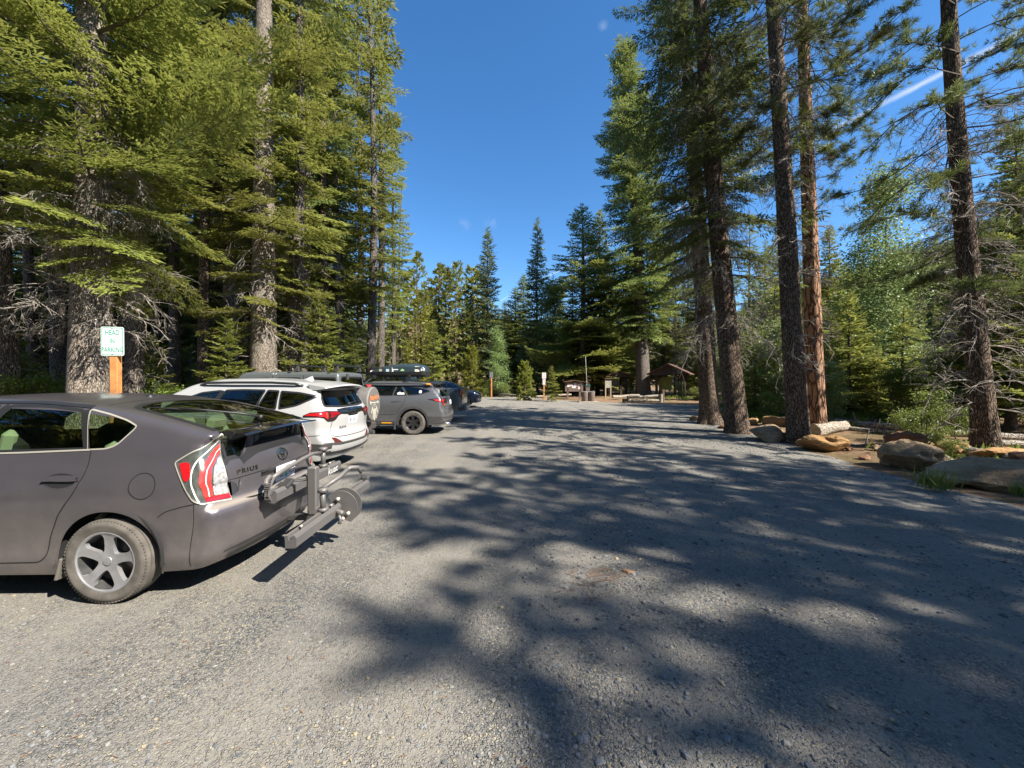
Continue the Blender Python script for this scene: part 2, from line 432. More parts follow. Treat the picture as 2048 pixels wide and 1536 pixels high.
        for dm,lst in faces.items():
            a=np.array(lst); P=proj(a[:,0],a[:,1],a[:,2]); n1,n2=dims[dm]; Q=P[:,ax[dm]]; I=np.arange(n1*n2).reshape(n1,n2)
            loop=np.concatenate([I[:,0],I[-1,1:],I[:-1,-1][::-1],I[0,1:-1][::-1]])
            hs=[dens(h,.03) for h in holes.get(dm,[])]
            if not hs:
                q=[(I[i,j],I[i+1,j],I[i+1,j+1],I[i,j+1]) for i in range(n1-1) for j in range(n2-1)]
                nn=s.nrm(P); q=s.flipcheck(P,np.array(q),nn); g.add(cv(P),q,mi,cv(nn)); continue
            inner=np.setdiff1d(I.ravel(),loop); pts=Q[inner]
            for h in hs: pts=pts[~pip(pts,h)]
            v,t=cdt([Q[loop]]+hs,pts,Q[loop],hs)
            # vertices already on the grid keep their 3-D place
            key={(round(a,4),round(b,4)):i for i,(a,b) in enumerate(Q)}
            V=np.zeros((len(v),3)); new=[]
            for i,(a_,b_) in enumerate(v):
                k=key.get((round(a_,4),round(b_,4)))
                if k is None: new.append(i)
                else: V[i]=P[k]
            if new: V[new],_=s.lift(dm,v[new])
            nn=s.nrm(V); t=s.flipcheck(V,t,nn); g.add(cv(V),t,mi,cv(nn))
def cv(P): return P*np.array([-1,-1,1.])   # car coordinates (u from the tail, y to the left) -> object coordinates
def vbox(g,c,d,rot=None,mi=0,bev=0):
    g.box((-c[0],-c[1],c[2]),d,rot,mi,bev)
def wheel(root,u,y,r,w,rim_r,style,tyre_m,rim_m,dark_m,cap=None):
    """wheel at hub (u,y,r); outer face towards +y when y>0"""
    sg=1 if y>0 else -1
    t=G(); h=w/2
    prof=[(rim_r-.005,-h*.9),(rim_r+.02,-h*.98),(r*.86,-h*1.02),(r*.955,-h*.86),(r*.99,-h*.66)]
    for k,x in enumerate((-.45,-.15,.15,.45)):
        prof+= [(r,h*(x-.1)),(r,h*(x+.08)),(r-.009,h*(x+.09)),(r-.009,h*(x+.17))]
    prof+= [(r*.99,h*.66),(r*.955,h*.86),(r*.90,h*.98),(r*.86,h*1.02),(r*.83,h*1.0),(rim_r+.02,h*.98),(rim_r-.005,h*.9)]
    t.lathe(prof,n=56)
    # tread blocks across the shoulders
    nb=76
    for i in range(nb):
        a=i/nb*2*math.pi
        for s_ in(-1,1):
            c=np.array([math.cos(a)*(r-.016),math.sin(a)*(r-.016),s_*h*.70]); t.box(c,(.012,.013,h*.4),rotz(a),0)
    W=thing('wheel',None,None); W.parent=root
    def place(g): 
        g.tmap(lambda v:np.stack([v[:,0]-u,-y-sg*v[:,2],v[:,1]+r],1)); return g
    for k,_ in enumerate(t.f): t.sm[k]=t.sm[k]
    place(t).build('tyre',tyre_m,W,autosm=35)
    g=G()
    # barrel and dark brake disc behind
    g.lathe([(rim_r-.004,h*.9),(rim_r-.02,h*.8),(rim_r-.03,-h*.5),(rim_r-.03,-h*.9)],n=40,mi=0)
    b=G(); b.lathe([(0.001,h*.05),(rim_r*.8,h*.05),(rim_r*.8,-h*.1)],n=30); b.lathe([(0.001,h*-.3),(rim_r*.97,h*-.3)],n=30)
    b.lathe([(.07,h*.05),(.07,h*.3),(.001,h*.3)],n=16)
    outer=circ((0,0),rim_r-.002,64); holes=[]; ns,kind=style
    for i in range(ns):
        a=i/ns*2*math.pi+math.pi/2+math.pi/ns
        if kind=='cover': # rounded openings between swirled broad spokes
            pl=np.array([(.055,-.008),(.09,-.045),(.14,-.085),(.176,-.082),(.186,-.02),(.182,.04),(.155,.055),(.10,.028)])*rim_r/.2
        elif kind=='bold':
            hw_=math.pi/ns*.58; pl=np.array([(.36,-.1),(.86,-hw_*.92),(.92,0),(.86,hw_*.92),(.36,.1)])*[rim_r,1]; pl=np.stack([pl[:,0]*np.cos(pl[:,1]),pl[:,0]*np.sin(pl[:,1])],1)
        else:
            hw_=math.pi/ns*.7; pl=np.array([(.32,-.2),(.88,-hw_),(.92,0),(.88,hw_),(.32,.2)])*[rim_r,1]; pl=np.stack([pl[:,0]*np.cos(pl[:,1]),pl[:,0]*np.sin(pl[:,1])],1)
        pl=rnd(pl,.03,4); c,s_=math.cos(a),math.sin(a); holes.append(pl@np.array([[c,s_],[-s_,c]]))
    v,tt=fill(outer,.02,holes)
    rr=np.hypot(v[:,0],v[:,1])/rim_r; z=h*(.88-.3*np.cos(np.clip(rr,0,1)*math.pi)**2*0+(-.28)*(1-rr)**.8)
    z=np.where(rr<.2,h*.66,z); V=np.column_stack([v,z]); B=V-[0,0,.022]
    g.add(V,tt,1); 
    for hl in [*[dens(q,.02) for q in holes]]:
        q2=np.hypot(hl[:,0],hl[:,1])/rim_r; zz=h*(.88-.28*(1-q2)**.8); A=np.column_stack([hl,zz]); m=len(A)
        g.add(np.concatenate([A,A-[0,0,.03]]),[(i,(i+1)%m,m+(i+1)%m,m+i) for i in range(m)],1)
    g.lathe([(rim_r+.004,h*.92),(rim_r-.006,h*.93),(rim_r-.014,h*.86)],n=56,mi=1)
    g.lathe([(.032,h*.68),(.030,h*.74),(.001,h*.76)],n=20,mi=1)
    if kind!='cover':
        for i in range(5):
            a=i/5*2*math.pi+.3; g.cyl((.055*math.cos(a),.055*math.sin(a),h*.5),(.055*math.cos(a),.055*math.sin(a),h*.7),.009,6,2)
    place(g).build('rim',[dark_m,rim_m,dark_m],W,autosm=40); place(b).build('brake_disc',mat('brake_steel',(.12,.115,.11),.5,.8),W)
    return W
def under(root,L,hw,wells,zb=.22,zt=.75,seat_h=None,r=.38):
    """dark underbody and wheel wells"""
    g=G(); dk=mat('underbody',(.012,.012,.013),.9)
    vbox(g,(L/2,0,zb+.06),(L-.5,hw*2-.62,.16),mi=0)
    for wu in wells:
        for sy in(1,-1):
            n=20; a=np.linspace(-.15,math.pi+.15,n); P0=np.stack([wu+np.cos(a)*(r+.02),np.full(n,sy*(hw-.03)),.33+np.sin(a)*(r+.02)],1); P1=P0.copy(); P1[:,1]=sy*(hw-.32)
            g.add(cv(np.concatenate([P0,P1])),[(i,i+1,n+i+1,n+i) for i in range(n-1)])
            g.add(cv(np.concatenate([P1,[[wu,sy*(hw-.32),.2]]])),[(i,i+1,n) for i in range(n-1)])
    return g.build('underbody',dk,root)
# ---------------- foliage and bark
def leaf_mat(name,dark,light,tipc,trans=.35,rough=.6,scale=.55):
    m,nt,b=new_mat(name); nt.nodes.remove(b)
    gi=tn(nt,'ShaderNodeObjectInfo')
    n1=tnoise(nt,scale,3); n2=tnoise(nt,9,2)
    f=tmath(nt,'MULTIPLY_ADD',n1,.9,-.1); f=tmath(nt,'ADD',f,tmath(nt,'MULTIPLY_ADD',n2,.5,-.15),clamp=True)
    at=tn(nt,'ShaderNodeAttribute',attribute_name='tip'); tip=at.outputs['Fac']
    c=tmix(nt,f,dark,light); c=tmix(nt,tmath(nt,'MULTIPLY',tip,.75),c,tipc)
    h=tn(nt,'ShaderNodeHueSaturation'); nt.links.new(c,h.inputs['Color']); nt.links.new(tmath(nt,'MULTIPLY_ADD',gi.outputs['Random'],.035,.4825),h.inputs['Hue']); nt.links.new(tmath(nt,'MULTIPLY_ADD',gi.outputs['Random'],.35,.85),h.inputs['Value'])
    c=h.outputs[0]
    d=tn(nt,'ShaderNodeBsdfDiffuse'); nt.links.new(c,d.inputs[0])
    t=tn(nt,'ShaderNodeBsdfTranslucent'); nt.links.new(tmix(nt,.5,c,tipc),t.inputs[0])
    g=tn(nt,'ShaderNodeBsdfGlossy'); g.inputs['Roughness'].default_value=.45; g.inputs[0].default_value=(.5,.55,.5,1)
    a=tn(nt,'ShaderNodeMixShader'); a.inputs[0].default_value=trans; nt.links.new(d.outputs[0],a.inputs[1]); nt.links.new(t.outputs[0],a.inputs[2])
    e=tn(nt,'ShaderNodeMixShader'); e.inputs[0].default_value=.05; nt.links.new(a.outputs[0],e.inputs[1]); nt.links.new(g.outputs[0],e.inputs[2])
    nt.links.new(e.outputs[0],nt.nodes['Material Output'].inputs[0]); return m
fir_leaf=leaf_mat('fir_needles',(.085,.112,.024),(.232,.25,.05),(.42,.43,.105),.42)
spruce_leaf=leaf_mat('spruce_needles',(.045,.07,.022),(.12,.15,.04),(.24,.27,.08))
pine_leaf=leaf_mat('pine_needles',(.065,.09,.025),(.14,.17,.045),(.22,.24,.08))
ypine_leaf=leaf_mat('young_pine_needles',(.15,.165,.022),(.27,.275,.042),(.36,.35,.07))
aspen_leaf=leaf_mat('broad_leaves',(.07,.12,.025),(.21,.28,.07),(.40,.46,.20),.32)
bush_leaf=leaf_mat('bush_leaves',(.08,.12,.02),(.17,.22,.035),(.26,.30,.07),.4)
blue_leaf=leaf_mat('blue_spruce_needles',(.08,.12,.06),(.19,.23,.11),(.29,.33,.16))
mid_leaf=leaf_mat('mid_green_needles',(.06,.09,.026),(.18,.215,.052),(.33,.36,.10),.4)
def bark(name,c1,c2,c3,sx=7,sz=1.6,bump=.035,plates=False):
    m,nt,b=new_mat(name); v=tscale(nt,tobj(nt),(sx,sx,sz))
    n1=tnoise(nt,1.0,6,.6,v); vo=tn(nt,'ShaderNodeTexVoronoi',feature='DISTANCE_TO_EDGE'); vo.inputs['Scale'].default_value=1.35 if plates else 2.6
    wv=tn(nt,'ShaderNodeVectorMath',operation='ADD'); nt.links.new(v,wv.inputs[0]); nn=tn(nt,'ShaderNodeTexNoise'); nn.inputs['Scale'].default_value=1.3; nt.links.new(v,nn.inputs['Vector']); nt.links.new(nn.outputs['Color'],wv.inputs[1]); nt.links.new(wv.outputs[0],vo.inputs['Vector'])
    crack=ramp(nt,vo.outputs['Distance'],(.0,0.),(.14 if plates else .2,1.))
    big=tnoise(nt,1.2,3); fine=tnoise(nt,30,4,.6)
    c=tmix(nt,ramp(nt,n1,(.32,0.),(.68,1.)),c1,c2); c=tmix(nt,ramp(nt,fine,(.42,0.),(.66,1.)),c,tuple(x*1.25 for x in c2)); c=tmix(nt,ramp(nt,big,(.5,0.),(.72,.6)),c,c3)
    c=tmix(nt,crack,tuple(x*.28 for x in c1),c); nt.links.new(c,b.inputs['Base Color']); b.inputs['Roughness'].default_value=.95; b.inputs['Specular IOR Level'].default_value=.15
    h=tmath(nt,'ADD',tmath(nt,'MULTIPLY',crack,.7),tmath(nt,'ADD',tmath(nt,'MULTIPLY',n1,.6),tmath(nt,'MULTIPLY',fine,.25))); tbump(nt,b,h,bump); return m
bark_fir=bark('fir_bark',(.20,.165,.135),(.31,.265,.22),(.38,.35,.30),13,3.5,.013)
bark_dark=bark('dark_bark',(.125,.088,.064),(.235,.178,.135),(.30,.25,.20),12,2.6,.03)
bark_pine=bark('orange_bark',(.22,.12,.075),(.38,.225,.14),(.30,.21,.15),5,1.3,.06,True)
bark_grey=bark('grey_bark',(.15,.125,.11),(.26,.225,.195),(.33,.30,.26),12,3)
bark_aspen=bark('pale_bark',(.28,.28,.23),(.42,.42,.35),(.2,.19,.15),3,8,.004)
dead_wood=mat('dead_twigs',(.30,.27,.235),.95,var=.35,vs=5,spec=.1)
live_wood=mat('branch_wood',(.12,.10,.08),.95,var=.3,vs=5,spec=.1)
def kites(P,D,W,L,roll,up=None):
    """leaf-like quads. P base, D unit direction, W width, L length"""
    n=len(P); u=np.tile([0,0,1.],(n,1)) if up is None else up
    S=np.cross(D,u); S/=np.linalg.norm(S,axis=1)[:,None]+1e-6; U=np.cross(S,D)
    S=S*np.cos(roll)[:,None]+U*np.sin(roll)[:,None]
    L=L[:,None];W=W[:,None]
    return np.stack([P,P+D*L*.45+S*W*.5,P+D*L,P+D*L*.45-S*W*.5],1)
def tubes(P0,P1,r0,r1,k=3):
    D=P1-P0; D=D/(np.linalg.norm(D,axis=1)[:,None]+1e-9); u=np.where(np.abs(D[:,2:3])<.9,np.array([[0,0,1.]]),np.array([[1.,0,0]]))
    X=np.cross(D,u); X/=np.linalg.norm(X,axis=1)[:,None]+1e-9; Y=np.cross(D,X); n=len(P0)
    a=np.arange(k)/k*2*math.pi; c,s_=np.cos(a),np.sin(a)
    A=P0[:,None]+r0[:,None,None]*(c[None,:,None]*X[:,None]+s_[None,:,None]*Y[:,None]); B=P1[:,None]+r1[:,None,None]*(c[None,:,None]*X[:,None]+s_[None,:,None]*Y[:,None])
    V=np.concatenate([A,B],1).reshape(-1,3); j=np.arange(k); q=np.stack([j,(j+1)%k,k+(j+1)%k,k+j],1); F=(np.arange(n)[:,None,None]*2*k+q[None]).reshape(-1,4); return V,F
LODP={0:(.125,.036,.075,.10),1:(.20,.070,.125,.17),2:(.36,.13,.23,.30)}
def spray(rng,L,lod,style):
    sl_,sw,sp,lp=LODP[lod]; Ps=[];Ds=[];Ts=[]
    xs=np.arange(.10*L,L,lp)
    for x in xs:
        for sd in(-1,1):
            if rng.random()<.08: continue
            fx=x/L; ll=L*(.42 if style!='narrow' else .3)*(1-fx)**.75*min(1,.35+fx*2.2)*rng.uniform(.65,1.15)+sl_*.6
            an=math.radians(rng.uniform(48,66)); d=np.array([math.cos(an),sd*math.sin(an),rng.uniform(-.12,.06)])
            t=np.arange(0,ll,sp)
            if len(t)==0: continue
            p=np.array([x,0,0])+d*t[:,None]; p[:,2]-= .16*t**2/max(L,.5)+ (0.35*t**1.3*.25 if style=='spruce' else 0)
            for sg in(-1,1):
                a2=an*sd+sg*math.radians(38); dd=np.stack([np.cos(np.full(len(t),a2)),np.sin(np.full(len(t),a2)),rng.uniform(-.25,.1,len(t))- (.5 if style=='spruce' else 0)],1)
                Ps.append(p);Ds.append(dd);Ts.append(t/ll*.7+fx*.3)
            Ps.append(p+d*sp*.5);Ds.append(np.tile(d,(len(t),1)));Ts.append(t/ll*.7+fx*.3)
    x=np.arange(.2*L,L,sp*.7); Ps.append(np.stack([x,0*x,0*x],1)); Ds.append(np.stack([np.ones(len(x)),rng.uniform(-.6,.6,len(x)),rng.uniform(-.2,.3,len(x))],1)); Ts.append(x/L)
    P=np.concatenate(Ps);D=np.concatenate(Ds);T=np.concatenate(Ts); n=len(P)
    P=P+rng.normal(0,sl_*.12,(n,3)); D=D+rng.normal(0,.14,(n,3)); D/=np.linalg.norm(D,axis=1)[:,None]
    K=kites(P,D,sw*rng.uniform(.75,1.3,n),sl_*rng.uniform(.8,1.4,n),rng.uniform(-.75,.75,n)); return K.reshape(-1,3),np.repeat(np.clip(T,0,1)**2,4)
_sp={}
def get_spray(lod,style,L):
    for b in (.5,1.0,1.6,2.4,3.4):
        if L<=b*1.25 or b==3.4: break
    k=(lod,style,b)
    if k not in _sp: _sp[k]=[spray(np.random.default_rng(hash((lod,len(style),int(b*10),i))%99991),b,lod,style) for i in range(3)]
    return b,_sp[k]
def trunk_mesh(rng,H,r,n=28,m=60,flare=.45,rough=.05,top=.015,curve=0.0,dense_low=False):
    t=np.linspace(0,1,m)**1.5; z=t*H; a=np.arange(n)/n*2*math.pi
    rr=(r*(1-t)**.85+top)[:,None]
    ph=rng.uniform(0,6.3,8); ks=[3,5,8,11,14,9,13,7]; w=np.zeros((m,n))
    for i in range(8): w+=np.sin(ks[i]*a[None,:]+ph[i]+1.3*np.sin(z[:,None]*(.35+.12*i)+ph[i]))*(.30 if i<2 else .12)
    fl=np.exp(-z/.32)[:,None]*flare*(1+.45*np.sin(4*a+ph[0])+.3*np.sin(7*a+ph[2]))
    rad=rr*(1+rough*w+fl); cx=curve*np.sin(z/H*3.1)*H*.02; cy=curve*np.cos(z/H*2.3+ph[1])*H*.01-curve*np.cos(ph[1])*H*.01
    V=np.stack([rad*np.cos(a)+cx[:,None],rad*np.sin(a)+cy[:,None],np.repeat(z[:,None],n,1)],2).reshape(-1,3)
    V[:n,2]-=.25
    i,j=np.meshgrid(np.arange(m-1),np.arange(n),indexing='ij'); F=np.stack([i*n+j,i*n+(j+1)%n,(i+1)*n+(j+1)%n,(i+1)*n+j],2).reshape(-1,4)
    cen=lambda q:np.stack([np.interp(q,z,cx),np.interp(q,z,cy)],-1); rad_at=lambda q:np.interp(q,z,rr[:,0]); return V,F,cen,rad_at
def dead_branches(rng,cen,rad_at,z0,z1,n,L,fine=8,droop=1.0,az=None):
    P0=[];P1=[];r0=[];r1=[]
    def path(p,d,l,seg,r,dr,sub):
        st=l/seg; q=p.copy(); pts=[q.copy()]
        for k in range(seg):
            q=q+d*st; d=d+np.array([rng.normal(0,.16),rng.normal(0,.16),-dr*st*1.1+rng.normal(0,.1)]); d/=np.linalg.norm(d); pts.append(q.copy())
        for k in range(seg):
            P0.append(pts[k]);P1.append(pts[k+1]); r0.append(r*(1-k/seg)+.002); r1.append(r*(1-(k+1)/seg)+.002)
        if sub>0:
            for _ in range(sub):
                k=rng.integers(1,seg); dd=(pts[k+1]-pts[k]) if k<seg else (pts[k]-pts[k-1]); dd=dd/np.linalg.norm(dd)+rng.normal(0,.65,3); dd/=np.linalg.norm(dd)
                path(pts[k],dd,l*rng.uniform(.2,.5),4,r*.5,dr*1.3,sub//3)
    for i in range(n):
        z=rng.uniform(z0,z1); a=rng.uniform(0,2*math.pi) if az is None else rng.uniform(*az); c=cen(z); ra=rad_at(z)*.8; d=np.array([math.cos(a),math.sin(a),rng.uniform(-.3,.25)]); d/=np.linalg.norm(d)
        path(np.array([c[0]+ra*math.cos(a),c[1]+ra*math.sin(a),z]),d,L*rng.uniform(.35,1.1),7,rng.uniform(.006,.014),droop*rng.uniform(.3,1.3),fine)
    return tubes(np.array(P0),np.array(P1),np.array(r0),np.array(r1),3)
def tuft_pts(rng,P,D,nn,L,W):
    n=len(P); P=np.repeat(P,nn,0); D=np.repeat(D,nn,0)+rng.normal(0,.62,(n*nn,3)); D/=np.linalg.norm(D,axis=1)[:,None]+1e-6
    return kites(P,D,W*rng.uniform(.8,1.3,n*nn),L*rng.uniform(.7,1.15,n*nn),rng.uniform(0,3,n*nn))
def make_tree(kind,seed,H,r,z0,Rm,lod=1,style='fir',nb=90,bark_m=None,leaf=None,shape=.75,droop=.10,dead=None,rise=.25,curve=.6,jag=.3,gap=.12,flare=.4):
    """returns the three part meshes of one kind of tree"""
    rng=np.random.default_rng(seed); V,F,cen,rad_at=trunk_mesh(rng,H,r,24 if lod==0 else 14 if lod==1 else 8,90 if lod==0 else 40 if lod==1 else 16,curve=curve,flare=flare)
    parts={'trunk':npmesh('trunk',V,F,bark_m,False,smooth=True)}
    Q=[];T=[];B0=[];B1=[];b0=[];b1=[]
    zs=z0+(H-z0)*(np.arange(nb)+rng.uniform(-.4,.4,nb))/nb; zs=np.clip(zs,z0*.9,H*.995); azs=rng.uniform(0,6.283)+np.arange(nb)*2.4+rng.normal(0,.35,nb)
    lump=rng.uniform(0,6.3,3)
    for z,a in zip(zs,azs):
        if rng.random()<gap: continue
        f=(z-z0)/(H-z0); prof=(1-f)**shape*min(1,.55+f*3.0)
        L=Rm*prof*rng.uniform(1-jag,1+jag*.5)*(1+.12*math.sin(3*a+lump[0])+.12*math.sin(f*14+lump[1]))+.12
        inc=rise*(f*2.2-.75)+rng.normal(0,.07); dr=-droop*rng.uniform(.6,1.5)*(1.25-f)
        c=cen(z); ca,sa=math.cos(a),math.sin(a); Rz=np.array([[ca,sa,0],[-sa,ca,0],[0,0,1]])
        def world(p):
            p=p.copy(); p[:,2]+=inc*p[:,0]+dr*p[:,0]**2+ (.035*p[:,0]**3 if style!='pine' else .16*np.sin(p[:,0]*2.2+a*3)); p[:,1]+=(.14*np.sin(p[:,0]*1.9+a*5) if style=='pine' else 0); p=p@Rz; p[:,0]+=c[0]; p[:,1]+=c[1]; p[:,2]+=z; return p
        if style in('pine','ypine'):
            nl=.17 if lod==0 else .2 if lod==1 else .3; nw={0:.0095,1:.028,2:.075}[lod]; nn={0:26,1:10,2:6}[lod]
            ns={0:11,1:7,2:4}[lod]; pts=[];dirs=[]
            for k in range(ns):
                x=L*rng.uniform(.32 if style=='pine' else .15,1); ang=rng.uniform(-1.2,1.2); l2=L*rng.uniform(.12,.34); d=np.array([math.cos(ang),math.sin(ang),rng.uniform(-.1,.45)])
                e=np.array([x,0,0])+d*l2
                for q in range({0:4,1:3,2:2}[lod]):
                    t_=1-q*.28*rng.uniform(.6,1.3); pts.append(np.array([x,0,0])+d*l2*t_+rng.normal(0,.03,3)); dirs.append(d*.8+np.array([0,0,.25]))
                wp=world(np.array([[x,0,0],e])); B0.append(wp[0]);B1.append(wp[1]);b0.append(.010);b1.append(.005)
            pts=np.array(pts);dirs=np.array(dirs); K=tuft_pts(rng,pts,dirs,nn,nl,nw).reshape(-1,3); Q.append(world(K)); T.append(rng.uniform(0,.6,len(K)//4).repeat(4))
        else:
            b,sp=get_spray(lod,style,L); K,tp=sp[rng.integers(3)]; s_=L/b; K=K*[s_,s_*rng.uniform(.8,1.2),s_]
            if rng.random()<.5: K=K*[1,-1,1]
            keep=rng.random(len(K)//4)>rng.uniform(0,.3); K=K.reshape(-1,4,3)[keep].reshape(-1,3); tp=tp.reshape(-1,4)[keep].ravel()
            rl=rng.normal(0,.22); cr,sr=math.cos(rl),math.sin(rl); K=K@np.array([[1,0,0],[0,cr,sr],[0,-sr,cr]])
            Q.append(world(K)); T.append(tp*rng.uniform(.4,1))
        xs=np.linspace(0,L*.92,6); wp=world(np.stack([xs,0*xs,0*xs],1)); rr=np.interp(xs,[0,L],[(.012+.009*L)*(.6 if style=='pine' else 1),.004])
        B0+=list(wp[:-1]);B1+=list(wp[1:]);b0+=list(rr[:-1]);b1+=list(rr[1:])
    q=np.concatenate(Q); tp=np.concatenate(T); parts['crown']=npmesh('crown',q,np.arange(len(q)).reshape(-1,4),leaf,False,attr={'tip':tp})
    v,f=tubes(np.array(B0),np.array(B1),np.array(b0),np.array(b1),3); parts['branches']=npmesh('branches',v,f,live_wood,False)
    if dead: v,f=dead_branches(rng,cen,rad_at,*dead); parts['dead_branches']=npmesh('dead_branches',v,f,dead_wood,False)
    return parts
def make_broadleaf(seed,H,r,z0,Rm,n_cl=150,leaf_n=60,ls=.06,leaf=None,bark_m=None,stems=1,upright=.9,cone=False):
    rng=np.random.default_rng(seed); parts={}; TV=[];TF=[];k=0; P0=[];P1=[];r0=[];r1=[];C=[]
    for s_ in range(stems):
        V,F,cen,_=trunk_mesh(rng,H*(1 if s_==0 else rng.uniform(.6,.95)),r*(1 if s_==0 else .7),8,18,flare=.15,top=.006,curve=1.5)
        off=np.array([0,0,0.]) if s_==0 else np.append(rng.normal(0,.25,2),0); tl=np.append(rng.normal(0,.06 if stems>1 else .02,2),1)
        V=V+off+V[:,2:3]*(tl*[1,1,0]); TV.append(V);TF.append(F+k);k+=len(V)
        nb=int(n_cl/stems/5)+1
        for i in range(nb):
            z=z0+(H*.97-z0)*rng.random()**.9; f=(z-z0)/(H-z0); a=rng.uniform(0,6.28); L=Rm*(1-f)**.7*rng.uniform(.5,1.1)+.15 if cone else Rm*(math.sin(math.pi*min(1,(f*.85+.15)))**.6*(1-f*.45))*rng.uniform(.5,1.1)
            d=np.array([math.cos(a),math.sin(a),upright*rng.uniform(.3,1.2)]); d/=np.linalg.norm(d); c=np.append(cen(z),z)+off+z*(tl*[1,1,0]); e=c+d*L; m_=(c+e)/2+[0,0,-.03*L]
            P0+= [c,m_];P1+=[m_,e];r0+=[.018,.010];r1+=[.010,.004]
            for q in range(5): C.append(c+(e-c)*rng.uniform(.35,1.08)+rng.normal(0,.12*Rm,3))
    C=np.array(C); n=len(C)*leaf_n; P=np.repeat(C,leaf_n,0)+rng.normal(0,1,(n,3))*np.array([.17,.17,.13])*Rm*.8; D=rng.normal(0,1,(n,3)); D[:,2]-=.3; D/=np.linalg.norm(D,axis=1)[:,None]
    K=kites(P,D,ls*.85*rng.uniform(.7,1.2,n),ls*rng.uniform(.8,1.3,n),rng.uniform(-1,1,n)).reshape(-1,3); K[:,2]=np.maximum(K[:,2],.02)
    parts['trunk']=npmesh('trunk' if stems==1 else 'stems',np.concatenate(TV),np.concatenate(TF),bark_m,False,smooth=True)
    parts['crown']=npmesh('crown',K,np.arange(len(K)).reshape(-1,4),leaf,False,attr={'tip':np.repeat(rng.random(n)**2,4)})
    v,f=tubes(np.array(P0),np.array(P1),np.array(r0),np.array(r1),3); parts['branches']=npmesh('branches',v,f,bark_m,False)
    return parts
def plant(name,label,cat,parts,x,y,rz=0,scale=1.0,lean=(0,0),group=None,z=0):
    r=thing(name,label,cat,(x,y,z),rz,group); r.scale=(scale,)*3 if not isinstance(scale,tuple) else scale
    # lean: tilt towards +x / +y in metres per metre of height
    M=Matrix.Rotation(lean[0],4,'Y')@Matrix.Rotation(-lean[1],4,'X')@Matrix.Rotation(rz,4,'Z'); r.rotation_euler=M.to_euler()
    for k,me in parts.items(): o=bpy.data.objects.new(k,me); COL.objects.link(o); o.parent=r
    return r
def at(px,d): return (px-1024)/770*d
# ---------------- setting: ground, gravel, hill
def gravel_mat():
    m,nt,b=new_mat('gravel'); o=tobj(nt)
    def vor(s_,f='F1'):
        v=tn(nt,'ShaderNodeTexVoronoi',feature=f); v.inputs['Scale'].default_value=s_; nt.links.new(o,v.inputs['Vector']); return v
    v1=vor(75); v2=vor(190); e1=vor(75,'DISTANCE_TO_EDGE'); v3=vor(28); 
    sp=tn(nt,'ShaderNodeSeparateColor'); nt.links.new(v1.outputs['Color'],sp.inputs[0]); sp2=tn(nt,'ShaderNodeSeparateColor'); nt.links.new(v2.outputs['Color'],sp2.inputs[0])
    big=tnoise(nt,.55,5,.55); mid=tnoise(nt,3.2,5,.6); fine=tnoise(nt,240,3,.6)
    tr=tn(nt,'ShaderNodeTexNoise'); tr.inputs['Scale'].default_value=1.0; tr.inputs['Detail'].default_value=4; nt.links.new(tscale(nt,o,(1.6,.22,1)),tr.inputs['Vector'])
    stone=ramp(nt,sp.outputs[0],(0,(.085,.09,.097)),(.45,(.165,.168,.168)),(.72,(.26,.255,.235)),(.9,(.37,.335,.27)),(1,(.50,.45,.34)))
    fine_c=ramp(nt,sp2.outputs[0],(0,(.08,.082,.086)),(.6,(.19,.186,.172)),(.93,(.30,.275,.225)),(1,(.50,.45,.36)))
    dust=tmix(nt,fine,(.17,.162,.148),(.285,.265,.228))
    f=ramp(nt,tmath(nt,'ADD',tmath(nt,'MULTIPLY',big,.5),tmath(nt,'ADD',tmath(nt,'MULTIPLY',mid,.35),tmath(nt,'MULTIPLY_ADD',tr.outputs[0],.8,-.2))),(.44,0.),(.70,1.))
    c=tmix(nt,ramp(nt,sp.outputs[1],(.35,0.),(.5,1.)),fine_c,stone); c=tmix(nt,tmath(nt,'MULTIPLY',f,.85),c,dust)
    g2=tnoise(nt,.9,3); c=tmix(nt,ramp(nt,g2,(.42,0.),(.7,.35)),c,(.125,.13,.14))
    n5=tnoise(nt,7,5,.7); c=tmix(nt,ramp(nt,n5,(.56,0.),(.75,.35)),c,(.30,.25,.17))
    hs=tn(nt,'ShaderNodeHueSaturation'); hs.inputs['Value'].default_value=1.08; hs.inputs['Saturation'].default_value=1.15; nt.links.new(c,hs.inputs['Color']); nt.links.new(hs.outputs[0],b.inputs['Base Color']); b.inputs['Roughness'].default_value=.95; b.inputs['Specular IOR Level'].default_value=.2
    h=tmath(nt,'ADD',tmath(nt,'MULTIPLY',ramp(nt,e1.outputs['Distance'],(0,0.),(.25,1.)),tmath(nt,'MULTIPLY',sp.outputs[1],.9)),tmath(nt,'MULTIPLY',sp2.outputs[0],.35))
    h=tmath(nt,'MULTIPLY',h,tmath(nt,'MULTIPLY_ADD',f,-.6,1)); h=tmath(nt,'ADD',h,tmath(nt,'MULTIPLY',mid,1.2)); tbump(nt,b,h,.016,1.0); return m
